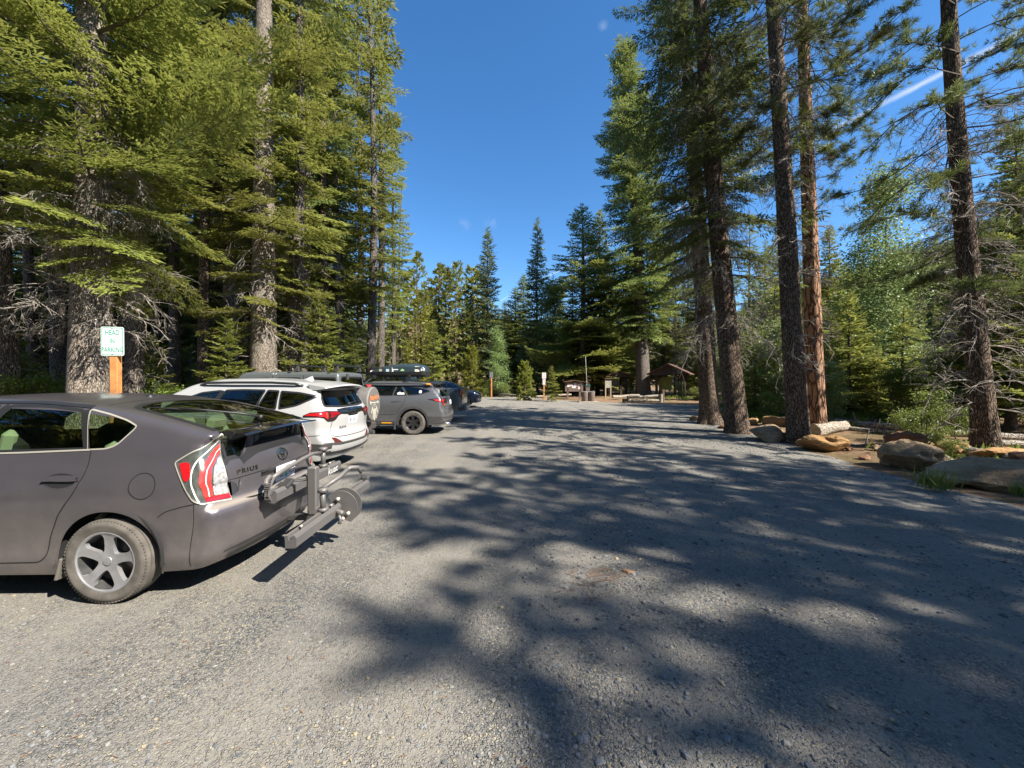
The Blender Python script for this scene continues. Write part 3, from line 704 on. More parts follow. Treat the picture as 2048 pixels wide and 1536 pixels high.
def floor_mat():
    m,nt,b=new_mat('forest_floor'); o=tobj(nt); n1=tnoise(nt,.5,5,.6); n2=tnoise(nt,5,6,.7); n3=tnoise(nt,60,4,.7); n4=tnoise(nt,.12,2)
    nd=tn(nt,'ShaderNodeTexNoise'); nd.inputs['Scale'].default_value=1; nd.inputs['Detail'].default_value=3; nt.links.new(tscale(nt,o,(25,140,1)),nd.inputs['Vector'])
    c=tmix(nt,ramp(nt,n2,(.3,0.),(.7,1.)),(.14,.085,.05),(.30,.20,.125)); c=tmix(nt,ramp(nt,nd.outputs[0],(.5,0.),(.7,1.)),c,(.38,.26,.16)); c=tmix(nt,ramp(nt,n3,(.55,0.),(.7,.8)),c,(.05,.035,.025))
    c=tmix(nt,ramp(nt,n1,(.5,0.),(.68,.7)),c,(.075,.085,.03)); nt.links.new(c,b.inputs['Base Color']); b.inputs['Roughness'].default_value=1; b.inputs['Specular IOR Level'].default_value=.1
    tbump(nt,b,tmath(nt,'ADD',n3,tmath(nt,'MULTIPLY',n2,2)),.03); return m
GR=gravel_mat(); FL=floor_mat()
rg=np.random.default_rng(5)
# gravel outline
lot=[(-34,-16),(-34,33),(-22,38),(-12,41.5),(-4,41.5),(1.5,37),(3.2,32.5),(5.5,29.8),(8.3,27.6),(10.8,26.3),(13,25.2),(12.2,21),(9.6,17.6),(8.3,14.9),(7.7,12.6),(7.25,10.6),(6.95,8.8),(6.7,6.9),(6.6,5.5),(6.9,3.5),(7.2,0),(7.5,-6),(8.5,-16)]
lot=[(-9.0,-16),(-8.9,0),(-8.8,8),(-8.9,16),(-9.2,23),(-11,28),(-16,31),(-30,33)]+lot[2:]
lp=dens(rnd(lot,1.2,3),.25); jit=rg.normal(0,.035,len(lp)); jit=np.convolve(np.r_[jit,jit[:4]],np.ones(5)/5*1.6,'valid'); a_=np.roll(lp,-1,0)-lp; nn_=np.stack([-a_[:,1],a_[:,0]],1)/(np.linalg.norm(a_,axis=1)[:,None]+1e-6); lp=lp+nn_*jit[:,None]
v,t=fill(lp,.9); g=G(); g.add(np.column_stack([v,np.zeros(len(v))]),t); o=g.build('gravel_lot',GR); tag(o,kind='structure')
# ground sheet: flat under the gravel, hummocky outside, rising into the wooded hills
def lot_dist(P):
    d=np.full(len(P),1e9); q=lp[::4]
    for i in range(0,len(P),4000): d[i:i+4000]=np.sqrt(((P[i:i+4000,None]-q[None])**2).sum(2)).min(1)
    d[pip(P,lp)]=0; return d
def hills(x,y):
    az=np.degrees(np.arctan2(x,y)); r=np.hypot(x,y)
    crest=np.interp(az,[-180,-70,-30,-12,-6,5,20,30,38,44,50,58,75,100,180],[20,20,25,46,46,36,32,36,46,58,62,66,62,40,20])
    k=np.clip((r-75)/230,0,1); return crest*(k*k*(3-2*k))*1.0
xs=np.concatenate([np.linspace(-420,-40,39),np.linspace(-39,39,157)[0:],np.linspace(40,420,77)]); ys=np.concatenate([np.linspace(-60,-17,10),np.linspace(-16,48,129),np.linspace(49,420,75)])
X,Y=np.meshgrid(xs,ys,indexing='ij'); P=np.stack([X.ravel(),Y.ravel()],1); dd=lot_dist(P).reshape(X.shape)
bm=sum(np.sin(X*a+b)*np.cos(Y*c+d)*e for a,b,c,d,e in((.9,1,.7,2,.05),(2.1,.3,1.7,1.2,.035),(.33,2,.41,.5,.09),(3.7,1,4.1,2,.015)))
Z=-.006+np.clip(dd/1.2,0,1)*(.035+bm*np.clip(dd/4,.25,1))+hills(X,Y)
Z+=np.where(X<-9,np.clip(dd/25,0,1)*.5,0)
def ground_z(x,y):
    i=np.clip(np.searchsorted(xs,x)-1,0,len(xs)-2); j=np.clip(np.searchsorted(ys,y)-1,0,len(ys)-2); fx=(x-xs[i])/(xs[i+1]-xs[i]); fy=(y-ys[j])/(ys[j+1]-ys[j])
    return Z[i,j]*(1-fx)*(1-fy)+Z[i+1,j]*fx*(1-fy)+Z[i,j+1]*(1-fx)*fy+Z[i+1,j+1]*fx*fy
nx,ny=X.shape; i,j=np.meshgrid(np.arange(nx-1),np.arange(ny-1),indexing='ij'); F=np.stack([i*ny+j,(i+1)*ny+j,(i+1)*ny+j+1,i*ny+j+1],2).reshape(-1,4)
o=npmesh('ground',np.stack([X.ravel(),Y.ravel(),Z.ravel()],1),F,FL,smooth=True); tag(o,kind='structure')
# distant skirt out to the horizon
g=G(); g.add([(-2500,-2500,-1.5),(2500,-2500,-1.5),(2500,2500,-1.5),(-2500,2500,-1.5)],[(0,1,2,3)]); o=g.build('terrain',FL); tag(o,kind='structure')
# loose stones
ico_v=[];ico_f=[]
ph=(1+5**.5)/2
for a,b in((-1,ph),(1,ph),(-1,-ph),(1,-ph)): ico_v.append((a,b,0))
for a,b in((-1,ph),(1,ph),(-1,-ph),(1,-ph)): ico_v.append((0,a,b))
for a,b in((ph,-1),(ph,1),(-ph,-1),(-ph,1)): ico_v.append((a,0,b))
ico_v=np.array(ico_v)/math.sqrt(1+ph*ph); ico_f=np.array([(0,11,5),(0,5,1),(0,1,7),(0,7,10),(0,10,11),(1,5,9),(5,11,4),(11,10,2),(10,7,6),(7,1,8),(3,9,4),(3,4,2),(3,2,6),(3,6,8),(3,8,9),(4,9,5),(2,4,11),(6,2,10),(8,6,7),(9,8,1)])
def stones(n,rr,sz,name,mats,region):
    P=region(n); n=len(P); s_=sz(n,P); B=ico_v[None]*(1+rg.uniform(-.28,.28,(n,12,1))); sc_=np.stack([rg.uniform(.7,1.3,n),rg.uniform(.7,1.3,n),rg.uniform(.35,.8,n)],1); B=B*sc_[:,None]*s_[:,None,None]
    a=rg.uniform(0,6.28,n); c,s2=np.cos(a)[:,None],np.sin(a)[:,None]; x=B[...,0]*c-B[...,1]*s2; y=B[...,0]*s2+B[...,1]*c; V=np.stack([x+P[:,None,0],y+P[:,None,1],B[...,2]+s_[:,None]*.22],2).reshape(-1,3)
    F=(np.arange(n)[:,None,None]*12+ico_f[None]).reshape(-1,3); mi=np.repeat(rg.choice(len(mats),n,p=rr),20); o=npmesh(name,V,F,mats,mi=mi); return o
def near_region(n):
    d=1.3+13*rg.random(n)**1.6; x=rg.uniform(-1.45,1.45,n)*d; P=np.stack([x,d],1); k=pip(P,lp); P=P[k]
    c=np.sin(P[:,0]*1.1+1.3*np.sin(P[:,1]*.8))+np.sin(P[:,1]*1.7+P[:,0]*.6); w_=np.clip(.35+.35*c+.25*(P[:,0]>0)*1.0,.08,1); return P[rg.random(len(P))<w_]
SM=[mat('stone_grey',(.19,.195,.20),.9,var=.2),mat('stone_dark',(.10,.105,.115),.9),mat('stone_light',(.26,.25,.23),.9),mat('stone_tan',(.30,.25,.17),.9)]
o=stones(74000,[.47,.30,.16,.07],lambda n,P:np.clip(.0034*np.exp(rg.normal(0,.55,n))*(1+P[:,1]*.10)*np.where(P[:,0]>0,1.25,.9),.002,np.where(P[:,0]>-.3,.022,.011)),'loose_gravel',SM,near_region); tag(o,'loose grey stones scattered over the gravel lot',None,None,'stuff')
# wood chips and needles
def litter(n,region,L,W,m,name,label):
    P=region(n); n=len(P); a=rg.uniform(0,6.28,n); D=np.stack([np.cos(a),np.sin(a),rg.uniform(-.02,.06,n)],1); P3=np.column_stack([P,np.full(n,.006)]); K=kites(P3,D,W*rg.uniform(.6,1.4,n),L*rg.uniform(.5,1.5,n),rg.uniform(-.3,.3,n)).reshape(-1,3)
    o=npmesh(name,K,np.arange(len(K)).reshape(-1,4),m); tag(o,label,None,None,'stuff')
# ---------------- materials shared by the cars
tyre_m=mat('tyre_rubber',(.045,.043,.04),.85,var=.35,vs=14)
tyre_dusty=mat('tyre_dusty',(.105,.095,.083),.95,var=.3,vs=12)
black_trim=mat('black_trim',(.018,.018,.019),.45)
dark_gap=mat('panel_gap',(.006,.006,.006),.9)
dull_trim=mat('dull_trim',(.045,.045,.045),.7,var=.3,vs=20)
chrome=mat('chrome',(.75,.76,.78),.14,1.0)
sat_metal=mat('satin_edge',(.42,.40,.35),.5,.3)
red_lens=mat('red_lens',(.45,.010,.014),.18,coat=1,spec=.6)
deep_red=mat('deep_red_lens',(.22,.006,.012),.15,coat=1,spec=.6)
bright_red=mat('bright_red_lens',(.58,.045,.04),.2,coat=1)
clear_lens=mat('clear_lens',(.16,.175,.16),.22,.6,coat=1,var=.4,vs=16)
white_lens=mat('white_lens',(.52,.53,.54),.2,.45,coat=1,var=.45,vs=38)
amber_m=mat('amber_lens',(.85,.36,.01),.3,coat=1)
rim_silver=mat('rim_grey',(.40,.40,.42),.38,.6,var=.18,vs=10)
rim_black=mat('rim_black',(.03,.03,.032),.35,.2)
rack_m=paint('rack_grey',(.115,.113,.117),.35,.5,.2,.2,1.5)
plate_m=mat('plate_white',(.80,.82,.86),.4)
ink_m=mat('plate_ink',(.015,.02,.10),.5)
green_m=mat('plate_green',(.08,.42,.30),.5)
tintg=glass('tinted_glass',(.50,.62,.48)); darkg=glass('privacy_glass',(.10,.12,.11)); rearg=glass('rear_glass',(.42,.52,.42))
seat_m=mat('seat_cloth_dark',(.022,.02,.019),.95); beige=mat('beige_trim',(.42,.42,.34),.9)
def oval_emblem(b,g,dom,at,R_,mi=0,off=.006):
    a,z=at
    b.stroke(g,dom,circ((a,z),R_,36,R_*.72),R_*.16,off+.004,True,mi,.012,ridge=.004)
    b.stroke(g,dom,circ((a,z+R_*.22),R_*.52,28,R_*.30),R_*.12,off+.003,True,mi,.012,ridge=.003)
    b.stroke(g,dom,circ((a,z-R_*.06),R_*.24,28,R_*.52),R_*.12,off+.003,True,mi,.012,ridge=.003)
# ---------------- grey hatchback in the foreground
def grey_hatchback():
    L,hw=4.46,.872
    b=Body(L,hw,
      top=[(0,1.17),(.06,1.21),(.14,1.24),(.5,1.34),(.95,1.445),(1.4,1.51),(1.9,1.535),(2.35,1.535),(2.75,1.48),(3.2,1.30),(3.62,1.05),(3.75,.975),(4.1,.88),(4.35,.78),(4.46,.66)],
      side=[(0,.10),(.18,.07),(.27,.025),(.40,.03),(.55,.018),(.72,.0),(.84,.006),(.93,.03),(1.02,.062),(1.12,.088),(1.3,.155),(1.55,.27)],
      rear=[(0,.2),(.2,.16),(.26,.10),(.34,.05),(.5,.015),(.62,.0),(.665,.01),(.70,.06),(.73,.085),(.85,.10),(.865,.085),(.96,.10),(1.05,.15),(1.18,.17),(1.22,.10),(1.28,.05),(1.5,.05)],
      front=[(0,.2),(.25,.05),(.5,.0),(.7,.04),(.9,.2),(1.5,1.0)],
      plan=[(0,.085),(.15,.065),(.5,.03),(1.0,.005),(1.6,0),(3.0,0),(3.7,.02),(4.2,.07),(4.46,.12)],
      belt=[(0,.02),(1,.02),(2.6,-.03),(4.4,-.08)],
      crown=.055,rc=.20,fc=.35,k_top=.065,k_end=.05,sig_top=.07,sig_side=.018,sig_rear=.012,zb=lambda u:np.interp(u,[0,.35,.8,1.3,4.4],[.235,.215,.20,.20,.2]),d=.3)
    root=thing('parked_car','dusty grey hatchback in the foreground with a folded grey bike rack on its tail','car',(-2.10,3.68,0),R(0),'cars parked head in along the left')
    P=paint('grey_violet_paint',(.078,.073,.087),.35,.30,.45,1.0,.95)
    ru,fu,wr=.90,3.60,.317
    q_rear=rnd([(1.215,1.43),(1.03,1.39),(.88,1.345),(.80,1.305),(.81,1.28),(.90,1.165),(.965,1.140),(1.10,1.135)],[.02,.05,.05,.02,.02,.05,.05,.01],4)
    w_rear=rnd([(1.86,1.455),(1.55,1.455),(1.26,1.42),(1.125,1.14),(1.6,1.125),(2.06,1.11)],[.03,.1,.03,.01,.1,.02],4)
    w_front=rnd([(1.94,1.455),(2.3,1.45),(2.75,1.37),(3.3,1.10),(3.32,1.07),(2.14,1.105)],[.02,.1,.1,.02,.02,.02],4)
    archr=circ((ru,wr+.005),.368,40); archf=circ((fu,wr+.005),.368,40)
    hatch_top=rnd([(.17,.60),(.17,-.60),(1.0,-.52),(1.08,-.3),(1.1,0),(1.08,.3),(1.0,.52)],[.03,.03,.08,.1,.1,.1,.08],4)
    hatch_low=rnd([(.64,1.175),(.63,1.02),(.30,1.035),(0,1.045),(-.30,1.035),(-.63,1.02),(-.64,1.175)],[.03,.02,.1,.1,.1,.02,.03],3)
    wshield=rnd([(2.55,.52),(3.60,.62),(3.74,.3),(3.76,0),(3.74,-.3),(3.60,-.62),(2.55,-.52)],[.04,.1,.1,.1,.1,.1,.04],4)
    g=G(); b.shell(g,{'L':[q_rear,w_rear,w_front,archr,archf],'RT':[q_rear,w_rear,w_front,archr,archf],'T':[hatch_top,wshield],'B':[hatch_low]})
    body=g.build('body',paint('grey_violet_shell',(.078,.073,.087),.35,.30,.45,1.0,.95,True),root)
    # arch lips, panel gaps, creases
    g=G()
    for dm in('L','RT'):
        a=np.linspace(-.35,math.pi+.35,40)
        for wu in(ru,fu):
            pts=np.stack([wu+.372*np.cos(a),wr+.005+.372*np.sin(a)],1); b.stroke(g,dm,pts,.014,.006,mi=0,ridge=.008)
        b.stroke(g,dm,rnd([(1.075,1.13),(1.065,1.04),(1.07,.96),(1.12,.83),(1.24,.66),(1.31,.5),(1.345,.36),(1.40,.31),(1.9,.30),(2.10,.30)],[.03]*10,3,False),.0075,.0015,mi=1)
        b.stroke(g,dm,rnd([(2.09,1.10),(2.10,.6),(2.12,.30),(2.5,.3),(3.1,.3),(3.2,.5),(3.22,.9),(3.3,1.06)],.05,3,False),.0075,.0015,mi=1)
        b.stroke(g,dm,circ((.64,.872),.093,36),.006,.0015,True,mi=1,step=.02)
        b.stroke(g,dm,rnd([(.16,.745),(.32,.725),(.48,.68),(.53,.64)],.05,3,False),.006,.0015,mi=1)
    for dm in('C','CR'):
        b.stroke(g,dm,rnd([(.03,.745),(.02,.60),(-.02,.42),(-.03,.25)],.05,3,False),.005,.0012,mi=1)
    b.stroke(g,'B',rnd([(.62,1.0),(.60,.74),(.50,.685),(.2,.672),(0,.67),(-.2,.672),(-.50,.685),(-.60,.74),(-.62,1.0)],.04,3,False),.010,.002,mi=1)
    b.stroke(g,'T',rnd([(1.17,.56),(1.2,.3),(1.21,0),(1.2,-.3),(1.17,-.56)],.1,3,False),.008,.001,mi=1)
    b.stroke(g,'B',[( .63,.855),(.3,.862),(-.3,.862),(-.63,.855)],.008,.002,mi=1)
    g.build('panel_seam',[P,dark_gap],root)
    # window rubber and glass
    for dm in('L','RT'):
        g=G()
        b.stroke(g,dm,q_rear,.010,.005,True,mi=1,ridge=.004); b.stroke(g,dm,w_rear,.022,.004,True,ridge=.003); b.stroke(g,dm,w_front,.022,.004,True,ridge=.003)
        b.stroke(g,dm,rnd([(1.235,1.425),(1.16,1.25),(1.105,1.13)],.02,3,False),.045,.003)
        b.stroke(g,dm,[(1.865,1.455),(2.0,1.25),(2.10,1.1)],.07,.003)
        b.stroke(g,dm,rnd([(1.22,1.445),(1.6,1.48),(2.0,1.482),(2.4,1.465),(2.8,1.385)],.1,3,False),.020,.005)
        b.stroke(g,dm,[(1.08,1.133),(1.6,1.112),(2.1,1.098),(3.2,1.055)],.012,.008,mi=1,ridge=.004)
        g.build('window_trim',[black_trim,sat_metal],root)
        for q in (q_rear,w_rear,w_front):
            g=G(); b.patch(g,dm,q,-.004,.07); g.build('side_window',tintg,root)
    g=G(); b.patch(g,'T',hatch_top,-.003,.09); hg=g.build('hatch_window',rearg,root)
    g=G(); b.stroke(g,'T',hatch_top,.05,.001,True); b.stroke(g,'B',hatch_low,.03,.003,True); g.build('black_glass_border',black_trim,hg)
    g=G(); b.patch(g,'B',hatch_low,-.003,.07); g.build('lower_hatch_window',glass('dusty_glass',(.16,.165,.14),.6,.25),root)
    g=G(); b.patch(g,'T',wshield,-.003,.09); g.build('windscreen',tintg,root)
    # spoiler lip
    g=G(); ys=np.linspace(-.56,.56,25); A=[];
    for y in ys:
        bow=.16*(abs(y)/hw)**2.2
        A+= [(.24+bow,y,1.262-.05*(y/hw)**2),(.035+bow*.6,y,1.245-.05*(y/hw)**2),(.02+bow*.6,y,1.228-.05*(y/hw)**2),(.12+bow,y,1.20-.05*(y/hw)**2)]
    A=np.array(A); q=[(4*i+k,4*i+(k+1)%4,4*i+4+(k+1)%4,4*i+4+k) for i in range(24) for k in range(4)]+[(0,1,2,3),(99,98,97,96)]
    g.add(cv(A),q); g.build('spoiler',mat('gloss_black',(.012,.012,.013),.08,coat=1),root,autosm=40)
    # wiper on the hatch glass
    g=G()
    def top(u,y,o): p,n=b.lift('T',[(u,y)],o); return cv(p)[0]
    g.tube([top(.30,.02,.03),top(.42,.12,.035),top(.62,.26,.03),top(.78,.38,.028)],[.013,.011,.008,.006],6)
    g.tube([top(.47,.06,.018),top(.70,.30,.02),top(.90,.50,.018)],[.006,.008,.006],6)
    g.cyl(top(.30,.02,-.0),top(.30,.02,.045),.022,12)
    g.build('rear_wiper',black_trim,root)
    # antenna
    g=G(); a=top(1.36,0,-.005); g.lathe([(.035,0),(.03,.012),(.012,.03),(.001,.034)],a,n=16); a=a+[0,0,.02]; e=a+np.array([.17,0,.235])
    g.tube([a,a+(e-a)*.2,e],[.006,.004,.004],6)
    for k in range(26): 
        p=a+(e-a)*(.18+.8*k/26); g.cyl(p,p+(e-a)*.012,.0062,6)
    g.build('aerial',black_trim,root)
    # tail lights
    for dm in('C','CR'):
        g=G(); sh=lambda q:[(a+.02,c) for a,c in q]
        base=rnd(sh([(-.165,1.035),(-.06,1.11),(.10,1.185),(.27,1.228),(.315,1.222),(.285,1.12),(.295,1.0),(.335,.86),(.37,.73),(.365,.705),(.06,.722),(.0,.755),(-.07,.88)]),[.02,.05,.05,.03,.02,.05,.05,.03,.02,.02,.02,.03,.05],3)
        b.patch(g,dm,base,.008,.035,0,rim=.02)
        b.stroke(g,dm,base,.009,.0105,True,mi=1,step=.02,ridge=.003)
        b.patch(g,dm,rnd(sh([(-.13,1.03),(-.06,1.035),(-.025,.93),(-.045,.90),(-.065,.90)]),.018,4),.013,.03,2,rim=.006)
        b.patch(g,dm,rnd(sh([(.265,1.15),(.262,1.075),(.18,1.05),(.12,.98),(.115,.88),(.135,.765),(.065,.765),(.035,.88),(.03,.99),(.06,1.07),(.13,1.12)]),.015,3),.013,.03,3,rim=.005)
        b.patch(g,dm,rnd(sh([(.265,1.06),(.195,1.035),(.14,.975),(.135,.88),(.155,.765),(.350,.755),(.315,.90),(.275,1.03)]),.012,3),.012,.03,4,rim=.005)
        b.patch(g,dm,rnd(sh([(.07,.765),(.355,.755),(.362,.715),(.08,.73)]),.008,3),.014,.03,2,rim=.006)
        b.stroke(g,dm,rnd(sh([(.26,1.115),(.15,1.085),(.078,.98),(.075,.88),(.10,.765)]),.03,3,False),.007,.0150,mi=5)
        b.stroke(g,dm,rnd(sh([(.265,1.185),(.08,1.13),(-.025,1.05),(-.03,.93),(.01,.80),(.04,.735)]),.05,3,False),.010,.012,mi=5,ridge=.004)
        g.build('tail_light',[clear_lens,sat_metal,red_lens,bright_red,white_lens,mat('lens_rib',(.8,.8,.8),.25)],root)
    # hatch handle ledge, plate, badges
    g=G(); b.stroke(g,'B',rnd([(.30,.852),(.2,.868),(-.2,.868),(-.30,.852)],.05,3,False),[.012,.05,.05,.012],.018,ridge=.012); g.build('handle_ledge',P,root)
    g=G(); b.stroke(g,'B',[(.30,.825),(-.30,.825)],.03,.003); g.build('painted_handle_shadow',dark_gap,root)  # dark strip that paints the shade under the handle ledge
    g=G(); c=b.lift('B',[(0,.785)],.012)[0][0]; tilt=.08
    def pl(v): return v@rotx(0).T
    pr=G(); pr.box((0,0,0),(.008,.305,.152),mi=0,bev=.003)
    def plput(v): v=v@roty(tilt).T; return v+np.array([-c[0]+.012,-c[1],c[2]])
    pr.tmap(plput); plate=pr.build('number_plate',plate_m,root)
    def plate_text(txt,size,y,z,m,nm,sx=1,bold=0):
        v,f=text2d(txt,size,bold); vv=np.column_stack([np.full(len(v),.0052),v[:,0]*sx+y,v[:,1]+z]); gg=G(); gg.add(plput(vv),f,smooth=False); return gg.build(nm,m,plate)
    plate_text('765',.095,-.085,-.006,ink_m,'plate_number',.72,.0); plate_text('NUF',.095,.088,-.006,ink_m,'plate_letters',.70,.0); plate_text('Oregon',.032,0,.06,ink_m,'plate_state')
    gg=G(); gg.prism([(-.03,-.05),(.03,-.05),(.012,0),(.022,.0),(0,.05),(-.022,0),(-.012,0)],.0051,.0060,axis='x'); gg.v=[plput(x*[1,.8,.9]) for x in gg.v]; gg.build('plate_tree',green_m,plate)
    g=G(); oval_emblem(b,g,'B',(0,.955),.072); g.build('emblem',chrome,root)
    g=G(); b.text(g,'B','PRIUS',(.44,.905),.05,.006,0,.0008,0,1.3,1.25); g.build('badge_letters',chrome,root)
    g=G(); b.text(g,'B','v',(-.53,.90),.05,.006,0,.001); g.build('trim_badge',chrome,root)
    # door handle with recess
    for dm in('L','RT'):
        g=G(); b.patch(g,dm,circ((1.235,.915),.115,30,.052),.002,.03,0); b.stroke(g,dm,circ((1.235,.915),.118,30,.055),.010,.004,True,mi=2,ridge=.005)
        H=g.build('handle_recess',[mat('recess_dark',(.018,.018,.021),.5),black_trim,P],root)
        g=G(); b.stroke(g,dm,rnd([(1.345,.922),(1.28,.93),(1.16,.93),(1.09,.928)],.03,3,False),[.028,.042,.042,.030],.034,ridge=.016); b.stroke(g,dm,rnd([(1.345,.922),(1.28,.93),(1.16,.93),(1.09,.928)],.03,3,False),[.02,.03,.03,.02],.012)
        g.build('door_handle',P,root)
    # lower rear valance, bumper crease
    g=G(); b.stroke(g,'B',rnd([(.66,.31),(.4,.335),(0,.34),(-.4,.335),(-.66,.31)],.1,3,False),.012,.002); b.stroke(g,'B',rnd([(.6,.25),(.3,.28),(-.3,.28),(-.6,.25)],.1,3,False),.05,.006)
    g.build('lower_valance',dull_trim,root)
    # sill splash guard, headlights
    for sy in(1,-1):
        g=G(); vbox(g,(ru+.36,sy*(hw-.10),.255),(.025,.16,.17),roty(.25),bev=.008); g.build('splash_guard',mat('dusty_black',(.12,.11,.095),.9),root)
    for dm in('E','ER'):
        g=G(); b.patch(g,dm,rnd([(-.35,.80),(-.10,.76),(.2,.68),(.22,.58),(-.02,.60),(-.25,.70)],.03,3),.006,.05); g.build('headlight',clear_lens,root)
    # cabin
    g=G()
    for y in(.36,-.36):
        for (su,t) in ((2.35,1),):
            vbox(g,(su,y,.62),(.52,.5,.2),mi=0,bev=.07); vbox(g,(su-.30,y,.92),(.17,.48,.62),roty(.28),mi=0,bev=.07); vbox(g,(su-.42,y,1.275),(.12,.27,.2),roty(.2),mi=0,bev=.05)
            vbox(g,(su-.36,y+(.20 if y>0 else -.20),1.14),(.10,.10,.24),roty(.28),mi=1,bev=.04)
    vbox(g,(1.45,0,.6),(.5,1.3,.2),mi=1,bev=.06); vbox(g,(1.17,0,.88),(.15,1.3,.6),roty(.3),mi=1,bev=.06)
    for y in(.4,-.4,0): vbox(g,(1.04,y,1.21),(.1,.26,.17),roty(.25),mi=1,bev=.05)
    vbox(g,(3.25,0,.90),(.62,1.5,.26),mi=0,bev=.08); vbox(g,(.72,0,.90),(.6,1.25,.02),mi=0)
    g.build('cabin',[seat_m,beige],root)
    under(root,L,hw,(ru,fu))
    for wu,sy in((ru,1),(ru,-1),(fu,1),(fu,-1)): wheel(root,wu,sy*(hw-.105),wr,.20,.222,(5,'cover'),tyre_dusty,rim_silver,dull_trim)
    return root
hatch=grey_hatchback()
# ---------------- folded bike rack (top level: it hangs on the car's hitch)
def bike_rack(loc):
    root=thing('bike_rack','folded grey two-bike hitch rack hanging behind the dusty hatchback','bike rack',loc,0)
    # object space: x away from the car, y lateral (- is towards the camera side)
    def tray(x,z,y0,y1,xs=0):
        # C-section rail running along y
        pr=np.array([(-.04,-.055),(.045,-.055),(.056,-.045),(.056,.035),(.04,.06),(.02,.06),(.012,.02),(-.012,.02),(-.02,.06),(-.045,.06)])*[.9,.86]
        g=G(); n=len(pr); A=np.array([(x+p[0],y0,z+p[1]) for p in pr]+[(x+p[0]+xs,y1,z+p[1]) for p in pr])
        g.add(A,[(i,(i+1)%n,n+(i+1)%n,n+i) for i in range(n)]+[list(range(n))[::-1],list(range(n,2*n))],smooth=False); return g
    up=tray(.10,.685,-.50,.72).build('upper_tray',rack_m,root)
    v,f=text2d('kuat',.10,.001,.15); g=G(); g.add(np.column_stack([np.full(len(v),.157),v[:,0]*1.3+.50,v[:,1]+.685-.004]),f,smooth=False); g.build('tray_lettering',mat('lettering_grey',(.6,.6,.58),.5),up)
    tray(.42,.42,-.78,-.0).build('lower_tray',rack_m,root)
    tray(.42,.46,.28,.74).build('far_tray',rack_m,root)
    # mast and hinge
    g=G(); g.box((.20,.0,.60),(.09,.075,.46),bev=.012); g.box((.31,0,.40),(.30,.07,.07),bev=.01); g.build('mast',rack_m,root)
    g=G(); a=np.linspace(-.3*math.pi,.75*math.pi,22); pl=[(.44+.17*math.cos(t),.41+.17*math.sin(t)) for t in a]+[(.40,.33)]
    for y in(.045,.15): g.prism(np.array(pl),y,y+.012,axis='y')
    g.build('hinge_plate',rack_m,root,autosm=30)
    for (x,z) in((.42,.50),(.52,.36),(.40,.33),(.47,.31)): g=G(); g.cyl((x,.02,z),(x,.19,z),.018,12); g.build('hinge_bolt',sat_metal,root)
    for (x,y,z) in((.10,-.30,.735),(.10,.55,.735),(.42,-.62,.475),(.42,-.1,.475)): g=G(); g.cyl((x,y,z),(x,y,z+.02),.012,8); g.build('tray_bolt',sat_metal,root)
    g=G(); g.tube([(.36,.02,.44),(.44,-.06,.42),(.55,-.16,.43)],[.018,.02,.024],8); g.build('release_lever',rack_m,root)
    g=G(); g.box((-.15,0,.34),(.80,.055,.055),bev=.006); g.build('hitch_bar',dull_trim,root)
    # wheel clamps: upright post with knob, long hook arm
    def clamp(x,z,y,side):
        g=G(); g.cyl((x,y,z),(x,y,z+.17),.024,12); g.cyl((x,y,z+.165),(x,y,z+.20),.045,14); g.cyl((x,y,z-.01),(x,y,z+.02),.045,14); return g
    clamp(.10,.745,.40,1).build('upper_clamp',rack_m,root); clamp(.40,.48,-.22,1).build('lower_clamp',rack_m,root)
    g=G(); g.tube([(.10,.38,.895),(.09,.20,.915),(.07,-.02,.885),(.05,-.25,.845),(.05,-.40,.82)],[.016,.018,.020,.020,.020],8); ar=g.build('hook_arm',rack_m,root)
    g=G(); g.tube([(.03,-.40,.83),(.04,-.46,.81),(.06,-.50,.76),(.07,-.51,.70),(.07,-.48,.655),(.07,-.42,.64)],[.022,.020,.017,.015,.015,.018],8)
    g.tube([(.09,-.44,.83),(.10,-.51,.77),(.10,-.53,.70),(.10,-.49,.645)],[.011,.010,.010,.011],6)
    for k in range(8): g.box((.085,-.515-.004*math.sin(k),.80-.018*k),(.045,.02,.007))
    g.build('ratchet_hook',rack_m,ar,autosm=40)
    g=G(); g.box((.09,-.36,.70),(.12,.22,.07),rotx(.25),bev=.02); g.box((.12,-.30,.745),(.08,.12,.04),rotx(.4),bev=.01); g.tube([(.15,-.25,.76),(.17,-.10,.735),(.18,.04,.73)],.004,5)
    g.tube([(.14,-.30,.76),(.17,-.26,.72),(.16,-.25,.66),(.14,-.2,.64)],.009,6); g.build('wheel_strap',mat('strap_black',(.03,.03,.03),.7),root)
    g=G(); g.box((.09,-.40,.67),(.10,.20,.05),rotx(.1),bev=.015); g.build('strap_buckle',rack_m,root)
    g=G(); g.tube([(.30,.45,.66),(.34,.52,.70),(.40,.58,.69),(.42,.62,.62)],[.024,.026,.024,.018],8); g.tube([(.20,.10,.56),(.30,.35,.64),(.33,.48,.69)],.024,8); g.build('far_arm',rack_m,root)
    g=G(); g.box((.42,.74,.50),(.10,.05,.11),bev=.02); g.tube([(.42,.76,.53),(.46,.9,.50)],.004,5); g.build('end_cap',dull_trim,root)
    g=G(); g.tube([(.43,.02,.36),(.46,.01,.31),(.45,0,.27)],[.016,.014,.018],8); g.build('locking_pin',rack_m,root)
    return root
bike_rack((-2.13,3.73,-.01))
